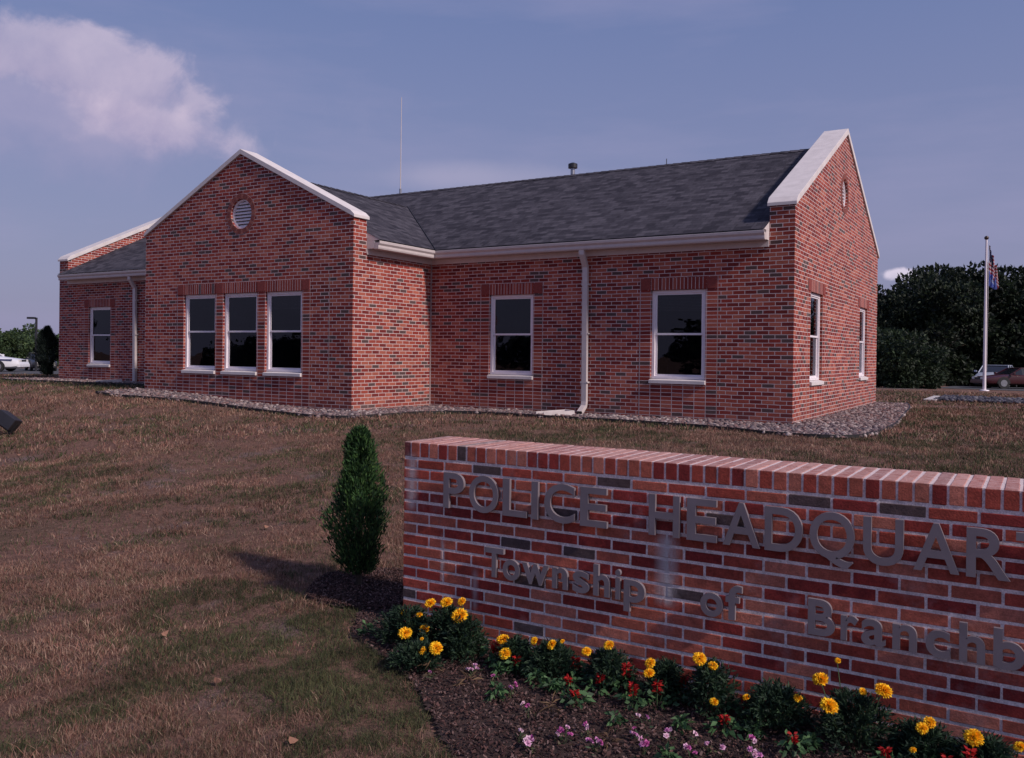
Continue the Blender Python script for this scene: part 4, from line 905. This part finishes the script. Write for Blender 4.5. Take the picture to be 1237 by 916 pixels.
# ------------------------------------------------------------------ trees
def crown_mesh(H, W, n, pal, seed, low=.12, leaf=.24, lumps=22):
    g = np.random.default_rng(seed); c = []; 
    for i in range(lumps):
        a = g.uniform(0, 6.28); z = low + (1 - low) * g.beta(1.6, 1.5); env = math.sqrt(max(0.02, 1 - ((z - .52) / .52) ** 2)); rr = W * .40 * env * math.sqrt(g.random()); c.append((rr * math.cos(a), rr * math.sin(a), z * H * .93, W * g.uniform(.13, .24)))
    c = np.array(c); k = g.integers(0, lumps, n); d = unit(g.normal(0, 1, (n, 3))); rad = c[k, 3] * g.uniform(.55, 1.08, n) ** .6
    P = c[k, :3] + d * rad[:, None] * np.array([1, 1, .75]); P[:, 2] = np.clip(P[:, 2], .05 * H, H)
    D = unit(d + g.normal(0, .6, (n, 3))); col = np.array(pal)[g.integers(0, len(pal), n)] * g.uniform(.7, 1.3, (n, 1)) * (.75 + .5 * g.random(lumps))[k][:, None]
    V, F, C = leaves(P, D, g.uniform(.6, 1.3, n) * leaf, g.uniform(.6, 1.2, n) * leaf * .7, col)
    return npmesh('crown', V, F, C), c
def tree_proto(H, W, n, pal, seed, low, leaf, label, cat='tree', name='broadleaf_tree', group=None):
    t = empty(name, (0, 0, 0), 0, label, cat, group); me, c = crown_mesh(H, W, n, pal, seed, low, leaf); link('crown', me, LEAF, t)
    b = MB(); th = H * .62; b.tube([(0, 0, -.2), (.05, 0, th * .5), (0, .05, th)], [H * .022, H * .016, H * .006], 8)
    for i in range(7):
        q = c[i]; z = max(.25 * H, q[2] * .55); b.tube([(0, 0, z), (q[0] * .5, q[1] * .5, (z + q[2]) / 2 + .1), (q[0], q[1], q[2])], [H * .009, H * .006, H * .002], 5)
    b.build('trunk', BARK, t, smooth=True); return t
def copy_thing(t, loc, rz, sc, label):
    r = t.copy(); COL.objects.link(r); r.location = loc; r.rotation_euler = (0, 0, rz); r.scale = (sc[0], sc[0], sc[1]); r['label'] = label
    for ch in t.children: c = ch.copy(); COL.objects.link(c); c.parent = r
    return r
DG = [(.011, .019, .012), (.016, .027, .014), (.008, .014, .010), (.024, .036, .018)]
MG_ = [(.020, .036, .019), (.034, .056, .026), (.014, .026, .016)]
GRP = 'dark trees of the wood beyond the lawn'
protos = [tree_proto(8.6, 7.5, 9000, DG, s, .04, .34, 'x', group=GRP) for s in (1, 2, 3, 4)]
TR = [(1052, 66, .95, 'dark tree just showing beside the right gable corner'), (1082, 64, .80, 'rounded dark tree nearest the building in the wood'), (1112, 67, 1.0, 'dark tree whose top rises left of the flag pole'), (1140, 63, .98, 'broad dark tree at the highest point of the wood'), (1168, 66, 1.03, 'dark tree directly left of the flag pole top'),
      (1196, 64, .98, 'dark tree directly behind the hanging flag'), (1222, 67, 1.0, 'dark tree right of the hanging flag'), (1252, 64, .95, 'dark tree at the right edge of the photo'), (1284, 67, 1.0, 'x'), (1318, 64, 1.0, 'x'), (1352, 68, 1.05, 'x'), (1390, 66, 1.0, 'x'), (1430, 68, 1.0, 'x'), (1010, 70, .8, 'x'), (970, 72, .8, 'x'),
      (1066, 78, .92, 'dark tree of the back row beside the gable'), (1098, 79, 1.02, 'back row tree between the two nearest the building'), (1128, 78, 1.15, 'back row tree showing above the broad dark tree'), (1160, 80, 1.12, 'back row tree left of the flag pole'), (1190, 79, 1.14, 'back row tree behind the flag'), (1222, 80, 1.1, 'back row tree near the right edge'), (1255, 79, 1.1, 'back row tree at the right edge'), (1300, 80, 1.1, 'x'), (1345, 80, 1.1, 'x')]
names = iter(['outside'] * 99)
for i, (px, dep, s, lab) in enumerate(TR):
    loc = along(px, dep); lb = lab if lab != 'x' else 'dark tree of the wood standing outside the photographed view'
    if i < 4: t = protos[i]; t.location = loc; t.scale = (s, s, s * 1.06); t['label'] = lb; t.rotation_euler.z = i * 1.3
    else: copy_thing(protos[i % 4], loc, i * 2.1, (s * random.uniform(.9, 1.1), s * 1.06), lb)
for i, (px, y) in enumerate([(-16, -38), (-24, -42), (-33, -40), (-42, -44), (-8, -44), (-52, -40), (2, -42), (12, -40), (22, -36), (30, -26), (-62, -46), (38, -14), (-52, -24), (-60, -17), (-69, -11), (-60, -32), (-46, -31), (-78, -6)]):
    copy_thing(protos[i % 4], (px, y, -.7), i * 1.3, (1.15, .50 + .14 * math.sin(i * 2)), 'dark tree behind the viewer, seen only as a reflection in the windows')['group'] = 'trees behind the viewer'
# understory bushes in front of the wood
bsh = tree_proto(3.2, 3.4, 5000, MG_, 21, .0, .20, 'tall rounded green bush close to the right gable corner', 'bush', 'large_bush', 'bushes at the foot of the wood')
bsh.location = along(1078, 46); bsh.scale = (1.05, 1.05, 1.10)
for i, (px, dep, sx_, sz, lab) in enumerate([(1108, 47, .95, .86, 'lower rounded green bush right of the tall one'), (1062, 49, 1.0, 1.2, 'green bush half hidden behind the right gable corner'), (1125, 62, .9, .75, 'dark bush in the shade between the green bushes and flag pole'), (1150, 64, 1.1, .7, 'dark bush left of the flag pole foot'), (1180, 64, 1.1, .75, 'dark bush behind the flag pole foot'), (1212, 64, 1.2, .75, 'dark bush behind the parked red car'), (1245, 65, 1.1, .8, 'dark bush at the right edge behind the red car'), (1290, 62, 1.2, .8, 'bush of the wood edge outside the photographed view'), (1100, 62, 1.3, 1.0, 'dark bush filling the wood edge behind the green bushes')]): copy_thing(bsh, along(px, dep), i * 1.7, (sx_, sz), lab)
# hedge-high trees far left
LGp = [(.050, .085, .036), (.075, .115, .045), (.035, .062, .032)]
lt = tree_proto(3.6, 4.2, 4500, LGp, 31, .0, .26, 'leftmost pale green tree behind the police car', 'tree', 'small_tree', 'small trees beyond the far left car park')
lt.location = along(-2, 84); lt.scale = (1.1, 1.1, 1.05)
for i, (px, dep, sx_, sz, lab) in enumerate([(16, 86, 1.1, .95, 'pale green tree above the police car windscreen'), (30, 92, 1.0, 1.2, 'darker taller tree left of the lamp post'), (44, 88, 1.1, .80, 'low green tree behind the lamp post'), (58, 92, 1.1, .95, 'green tree behind the spruce'), (72, 95, 1.2, .95, 'green tree disappearing behind the building corner'), (-25, 88, 1.2, 1.1, 'small tree outside the left edge of the photo'), (-55, 90, 1.2, 1.2, 'small tree well outside the left edge of the photo'), (90, 100, 1.2, .9, 'small tree hidden behind the left wing')]): copy_thing(lt, along(px, dep), i * 1.9 + 1, (sx_, sz), lab)

# ------------------------------------------------------------------ roads and parking beyond the lawn
ASPH = plain('asphalt', (.055, .055, .060), .95, var=.25, nscale=3)
def sheet(name, quad, mat, dz, n=24):
    a, b_, c_, d = [np.array(q_, float) for q_ in quad]; V = []
    for i in range(n + 1):
        for j in range(n + 1):
            u, v = i / n, j / n; p = (a * (1 - u) + b_ * u) * (1 - v) + (d * (1 - u) + c_ * u) * v; V.append((p[0], p[1], hz(p[0], p[1]) + dz))
    I = np.arange((n + 1) ** 2).reshape(n + 1, n + 1); F = np.stack([I[:-1, :-1], I[1:, :-1], I[1:, 1:], I[:-1, 1:]], -1).reshape(-1, 4)
    return tag(link(name, npmesh(name, V, F), mat), kind='structure')
sheet('parking_lot', [(-5, 56), (30, 40), (42, 58), (-4, 72)], ASPH, .02)
sheet('parking_lot', [(-48, 20), (-41, 34), (-72, 56), (-90, 30)], ASPH, .02)
sheet('footpath', [(-9.5, 48.5), (-4.6, 47.2), (-4.6, 48.6), (-9.5, 50)], plain('concrete_path', (.36, .32, .31), .9), .02)
KC = plain('kerb_concrete', (.50, .46, .45), .9)
b = MB(); b.box((-.16, 0, -.1), (.16, 2.9, .05)); o = b.build('concrete_kerb', KC, bevel=.01); o.location = (-2.42, 25.7, 0); tag(o, 'pale concrete kerb end beside the dark gravel strip on the right lawn', 'kerb')
tag(stones('gravel', STRIP, 5000, .04, .09, [(.05, .05, .07), (.075, .07, .095), (.035, .035, .05), (.12, .115, .135)], .03), 'dark blue grey stones of the strip on the right lawn', 'gravel')

# ------------------------------------------------------------------ cars
CG = plain('car_glass', (.012, .014, .020), .08, spec=.8); TYRE = plain('tyre_rubber', (.018, .018, .02), .8); RIM = plain('wheel_rim', (.35, .35, .37), .35, .7); LAMP = plain('car_lamp', (.70, .68, .66), .2); TAIL = plain('tail_lamp', (.35, .01, .01), .3)
def paint(name, col):
    M = MT(name); M.set(Base_Color=c3(col), Roughness=.35); M.b.inputs['Coat Weight'].default_value = .25; M.b.inputs['Coat Roughness'].default_value = .08; return M.m
def ring(hw, zb, zt, x):
    zm = zb + (zt - zb) * .55
    return [(x, -hw * .80, zb), (x, -hw * .97, zb + .10), (x, -hw, zm), (x, -hw * .96, zt - .06), (x, -hw * .86, zt), (x, 0, zt + .025), (x, hw * .86, zt), (x, hw * .96, zt - .06), (x, hw, zm), (x, hw * .97, zb + .10), (x, hw * .80, zb)]
def loft(rings):
    n = len(rings[0]); V = [p for r_ in rings for p in r_]; F = [(i * n + k, i * n + (k + 1) % n, (i + 1) * n + (k + 1) % n, (i + 1) * n + k) for i in range(len(rings) - 1) for k in range(n)]
    return V, F + [tuple(range(n)), tuple(range(len(V) - 1, len(V) - n - 1, -1))]
def car(name, loc, rz, mat, label, cat, H=1.42, W=1.92, stripe=None, hood=(1.0, .70), group=None):
    t = empty(name, loc, rz, label, cat, group); hw = W / 2; belt = H * .66
    st = [(2.62, .80, .34, belt * .62), (2.52, .90, .26, belt * .76), (2.2, .97, .22, belt * .84), (1.6, 1.0, .22, belt * .92), (1.05, 1.0, .22, belt), (0, 1.0, .22, belt + .01), (-1.3, 1.0, .22, belt + .02), (-1.9, .99, .22, belt + .01), (-2.35, .95, .26, belt * .97), (-2.58, .86, .34, belt * .90)]
    b = MB(); b.add(*loft([ring(hw * w_, zb, zt, x) for x, w_, zb, zt in st])); b.build('body', mat, t, smooth=True)
    gl = [(1.10, .80, belt - .02), (.35, .74, H - .05), (-.15, .74, H - .02), (-1.0, .72, H - .05), (-1.75, .78, belt)]
    b = MB(); P = [[(x, -hw * .90 if i in (0, 4) else -hw * .90, belt - .03), (x, -hw * w_, z), (x, hw * w_, z), (x, hw * .90, belt - .03)] for i, (x, w_, z) in enumerate(gl)]
    b.add(*loft(P)); b.build('windows', CG, t)
    b = MB(); b.box((-1.05, -hw * .72, H - .045), (.40, hw * .72, H - .005)); b.build('roof', mat, t, bevel=.015)
    for s in (-1, 1):
        for (xa, za, xb, zb_) in ((1.12, belt, .38, H - .03), (-.28, belt, -.22, H - .02), (-1.72, belt, -1.02, H - .03)):
            b = MB(); y1_, y2_ = s * hw * .905, s * hw * .75; b.tube([(xa, y1_, za - .02), (xb, y2_, zb_)], .035, 5); b.build('pillar', mat, t)
        for wx_ in (1.50, -1.42):
            w_ = MB(); w_.tube([(wx_, s * (hw - .20), .33), (wx_, s * (hw + .005), .33)], .33, 20); o = w_.build('wheel', TYRE, t, smooth=True)
            w_ = MB(); w_.tube([(wx_, s * (hw + .0), .33), (wx_, s * (hw + .018), .33)], .20, 16); w_.build('rim', RIM, o)
            w_ = MB(); n = 14; V = [(wx_ + .39 * math.cos(math.pi * i / (n - 1)), s * (hw + .001 ), .31 + .39 * math.sin(math.pi * i / (n - 1))) for i in range(n)]; w_.prism(V, (0, -s * .03, 0)); w_.build('wheel_arch', EDGE, t)
        b = MB(); b.box((2.44, s * hw * .52 - .16, belt * .66), (2.60, s * hw * .52 + .16, belt * .66 + .13)); b.build('headlight', LAMP, t, bevel=.01)
        b = MB(); b.box((-2.59, s * hw * .58 - .14, belt * .70), (-2.50, s * hw * .58 + .14, belt * .70 + .12)); b.build('tail_light', TAIL, t, bevel=.01)
        b = MB(); b.box((.92, s * (hw + .10) - .08, belt + .02), (1.02, s * (hw + .10) + .08, belt + .13)); b.build('wing_mirror', mat, t, bevel=.015)
        if stripe:
            b = MB(); V = [(2.30, .70 * belt + .04), (2.30, .70 * belt + .12), (-2.2, belt * .84), (-2.2, belt * .84 - .10)]; b.prism([(x, s * (hw + .004), z) for x, z in V], (0, s * .004, 0)); b.build('stripe', stripe, t)
            b = MB(); V = [(.98, .32), (1.02, belt * .80), (.74, belt * .80), (.86, .32)]; b.prism([(x, s * (hw + .004), z) for x, z in V], (0, s * .004, 0)); b.build('stripe', stripe, t)
    b = MB(); b.box((2.50, -hw * .80, .30), (2.66, hw * .80, .48)); b.build('bumper', mat, t, bevel=.02)
    b = MB(); b.box((2.52, -hw * .34, belt * .66), (2.612, hw * .34, belt * .66 + .12)); b.build('grille', EDGE, t)
    return t
car('police_car', (-55.34, 28.10, hz(-55.34, 28.10) + .02), math.atan2(.640, .768), paint('white_car_paint', (.72, .72, .76)), 'white patrol car with dark blue side stripes at the left edge', 'car', stripe=plain('navy_stripe', (.03, .035, .12), .4))
c_ = along(1233, 52); car('parked_car', (c_[0], c_[1], c_[2] + .02), math.atan2(-.519, -.854), paint('red_car_paint', (.045, .004, .007)), 'low dark red car parked beyond the lawn at the right edge', 'car', H=1.26, W=1.8)
c_ = along(1204, 56.5); car('parked_car', (c_[0], c_[1], c_[2] + .02), math.atan2(-.519, -.854) + .9, paint('silver_car_paint', (.42, .46, .55)), 'silver blue car behind the flag pole, beyond the red car', 'car', H=1.45)
c_ = along(49, 72); car('parked_car', (c_[0], c_[1], c_[2] + .02), math.atan2(-.38, .92), paint('black_car_paint', (.02, .02, .024)), 'dark car facing the viewer between the lamp post and the spruce', 'car', H=1.5)

# ------------------------------------------------------------------ flag pole, lamp post, floodlight
fx, fy, _ = along(1189.5, 44); fz = hz(fx, fy)
FP = empty('flag_pole', (fx, fy, fz), 0, 'tall white flag pole on the right lawn before the wood', 'flag pole'); HT = 7.30 - fz
b = MB(); b.tube([(0, 0, 0), (0, 0, HT)], [.085, .05], 14); b.build('pole', WHITE, FP, smooth=True)
b = MB(); b.tube([(0, 0, HT), (0, 0, HT + .03), (0, 0, HT + .10), (0, 0, HT + .17), (0, 0, HT + .20)], [.04, .09, .115, .08, .02], 12); b.build('finial', plain('bronze_ball', (.08, .06, .05), .4, .6), FP, smooth=True)
b = MB(); b.tube([(0, 0, 0), (0, 0, .05), (0, 0, .07)], [.24, .22, .10], 16); b.build('base_collar', WHITE, FP, smooth=True)
b = MB(); b.tube([(.10, -.02, 1.0), (.115, -.02, HT - .1)], .008, 5); b.build('halyard', WHITE, FP)
def cloth(name, L_, Hh, ztop, mats, fn, nu=40, nv=26, sag=1.25, spread=.20):
    V = []; F = []; mi = []; d = rt
    for j in range(nv + 1):
        for i in range(nu + 1):
            u, v = i / nu, j / nv
            out_ = .12 + spread * L_ * (u ** .8) * (.85 + .3 * v); drop = v * Hh * (1 - .25 * u) + u * L_ * .42 * sag
            fold = .10 * math.sin(u * 15 + v * 2.0) * (.3 + u) + .05 * math.sin(u * 31 + v * 5)
            V.append((rt.x * out_ - fw.x * fold, rt.y * out_ - fw.y * fold, ztop - drop + .03 * math.sin(u * 15)))
    for j in range(nv):
        for i in range(nu): k = j * (nu + 1) + i; F.append((k, k + 1, k + nu + 2, k + nu + 1)); mi.append(fn((i + .5) / nu, (j + .5) / nv))
    me = bpy.data.meshes.new(name); me.from_pydata(V, [], F)
    for m_ in mats: me.materials.append(m_)
    me.polygons.foreach_set('material_index', mi); me.polygons.foreach_set('use_smooth', np.ones(len(F), bool)); o = bpy.data.objects.new(name, me); COL.objects.link(o); sm = o.modifiers.new('t', 'SOLIDIFY'); sm.thickness = .006; return o
FR, FW, FN = plain('flag_red', (.38, .03, .035), .8), plain('flag_white', (.66, .60, .62), .8), plain('flag_navy', (.02, .025, .08), .8)
fl = cloth('flag', 2.3, 1.45, HT - .28, [FR, FW, FN], lambda u, v: 2 if (u < .40 and v < 7 / 13) and not (int(u * 50) % 5 == 2 and int(v * 52) % 4 == 2) else (1 if (u < .40 and v < 7 / 13) else int(v * 13) % 2), nu=50, nv=52)
fl.location = (fx, fy, fz); tag(fl, 'limp red and white striped flag with navy canton hanging from the pole', 'flag')
f2 = cloth('flag', 1.0, .75, HT - 1.62, [plain('flag_blue', (.12, .18, .50), .8), plain('flag_pale', (.45, .50, .66), .8)], lambda u, v: 1 if (u - .55) ** 2 + (v - .5) ** 2 < .05 else 0, sag=.9, spread=.38)
f2.location = (fx, fy, fz); tag(f2, 'small blue flag hanging below the striped flag', 'flag')
lx, ly, _ = along(43.5, 66); lz = hz(lx, ly)
LP = empty('lamp_post', (lx, ly, lz), 0, 'dark square lamp post with a single arm behind the far left lawn', 'lamp post'); HL = 3.50 - lz
b = MB(); b.box((-.06, -.06, 0), (.06, .06, HL)); b.build('pole', BLACKM, LP)
b = MB(); d = -rt; d = Vector((d.x, d.y, 0)).normalized(); b.tube([Vector((0, 0, HL - .05)) + d * .05, Vector((0, 0, HL - .05)) + d * .2], .04, 6); b.build('arm', BLACKM, LP)
s_ = Vector((-d.y, d.x, 0)); b = MB(); P = [Vector((0, 0, HL - .11)) + d * .12 + s_ * .16, Vector((0, 0, HL - .11)) + d * .66 + s_ * .16, Vector((0, 0, HL - .11)) + d * .66 - s_ * .16, Vector((0, 0, HL - .11)) + d * .12 - s_ * .16]; b.prism(P, (0, 0, .15)); b.build('lamp_head', BLACKM, LP, bevel=.01)
fx_, fy_ = -13.98, 7.55; fz_ = float(groundz(fx_, fy_))
FLD = empty('ground_floodlight', (fx_, fy_, fz_), 0, 'black box floodlight on a stake in the lawn at the left edge', 'floodlight')
b = MB(); b.box((-.19, -.14, -.12), (.19, .12, .12)); o = b.build('housing', BLACKM, FLD, bevel=.012); o.location = (.02, 0, .31); o.rotation_euler = (R(-12), R(33), R(25))
g_ = MB(); g_.box((-.16, .1225, -.10), (.16, .130, .10)); g_.build('lens', CG, o)
b = MB(); b.box((-.205, -.03, -.15), (-.193, .03, .05)); b.box((.193, -.03, -.15), (.205, .03, .05)); b.box((-.205, -.03, -.162), (.205, .03, -.1502)); b.build('bracket', EDGE, o)
b = MB(); b.tube([(.08, 0, -.05), (.08, 0, .18)], .022, 10); b.build('stake', BLACKM, FLD, smooth=True)
b = MB(); b.tube([(.08, 0, .12), (.08, 0, .20)], .05, 12); b.build('knuckle', BLACKM, FLD, smooth=True)
FLD.scale = (.82, .82, .82)
# fallen dry leaves
for i, (x, y) in enumerate([(-2.74, 2.70), (-3.55, 2.98), (-11.9, 6.58), (-5.9, 5.47), (-4.4, 3.3)]):
    n = 9; V = []; 
    for k in range(n):
        a = 2 * math.pi * k / n; r_ = .014 * (1 + .35 * math.cos(a * 1) + .2 * math.cos(3 * a)); V.append((r_ * math.cos(a) * 1.5, r_ * math.sin(a), .012 * math.sin(a * 2 + 1)))
    V.append((0, 0, .012)); me = bpy.data.meshes.new('fallen_leaf'); me.from_pydata(V, [], [(k, (k + 1) % n, n) for k in range(n)]); o = link('fallen_leaf', me, plain('dry_leaf', (.24, .12, .08), .8)); o.location = (x, y, float(groundz(x, y)) + .035); o.rotation_euler = (R(random.uniform(-25, 25)), R(random.uniform(-25, 25)), random.uniform(0, 6)); tag(o, 'small curled dry leaf lying on the brown lawn', 'leaf', 'dry leaves on the lawn')
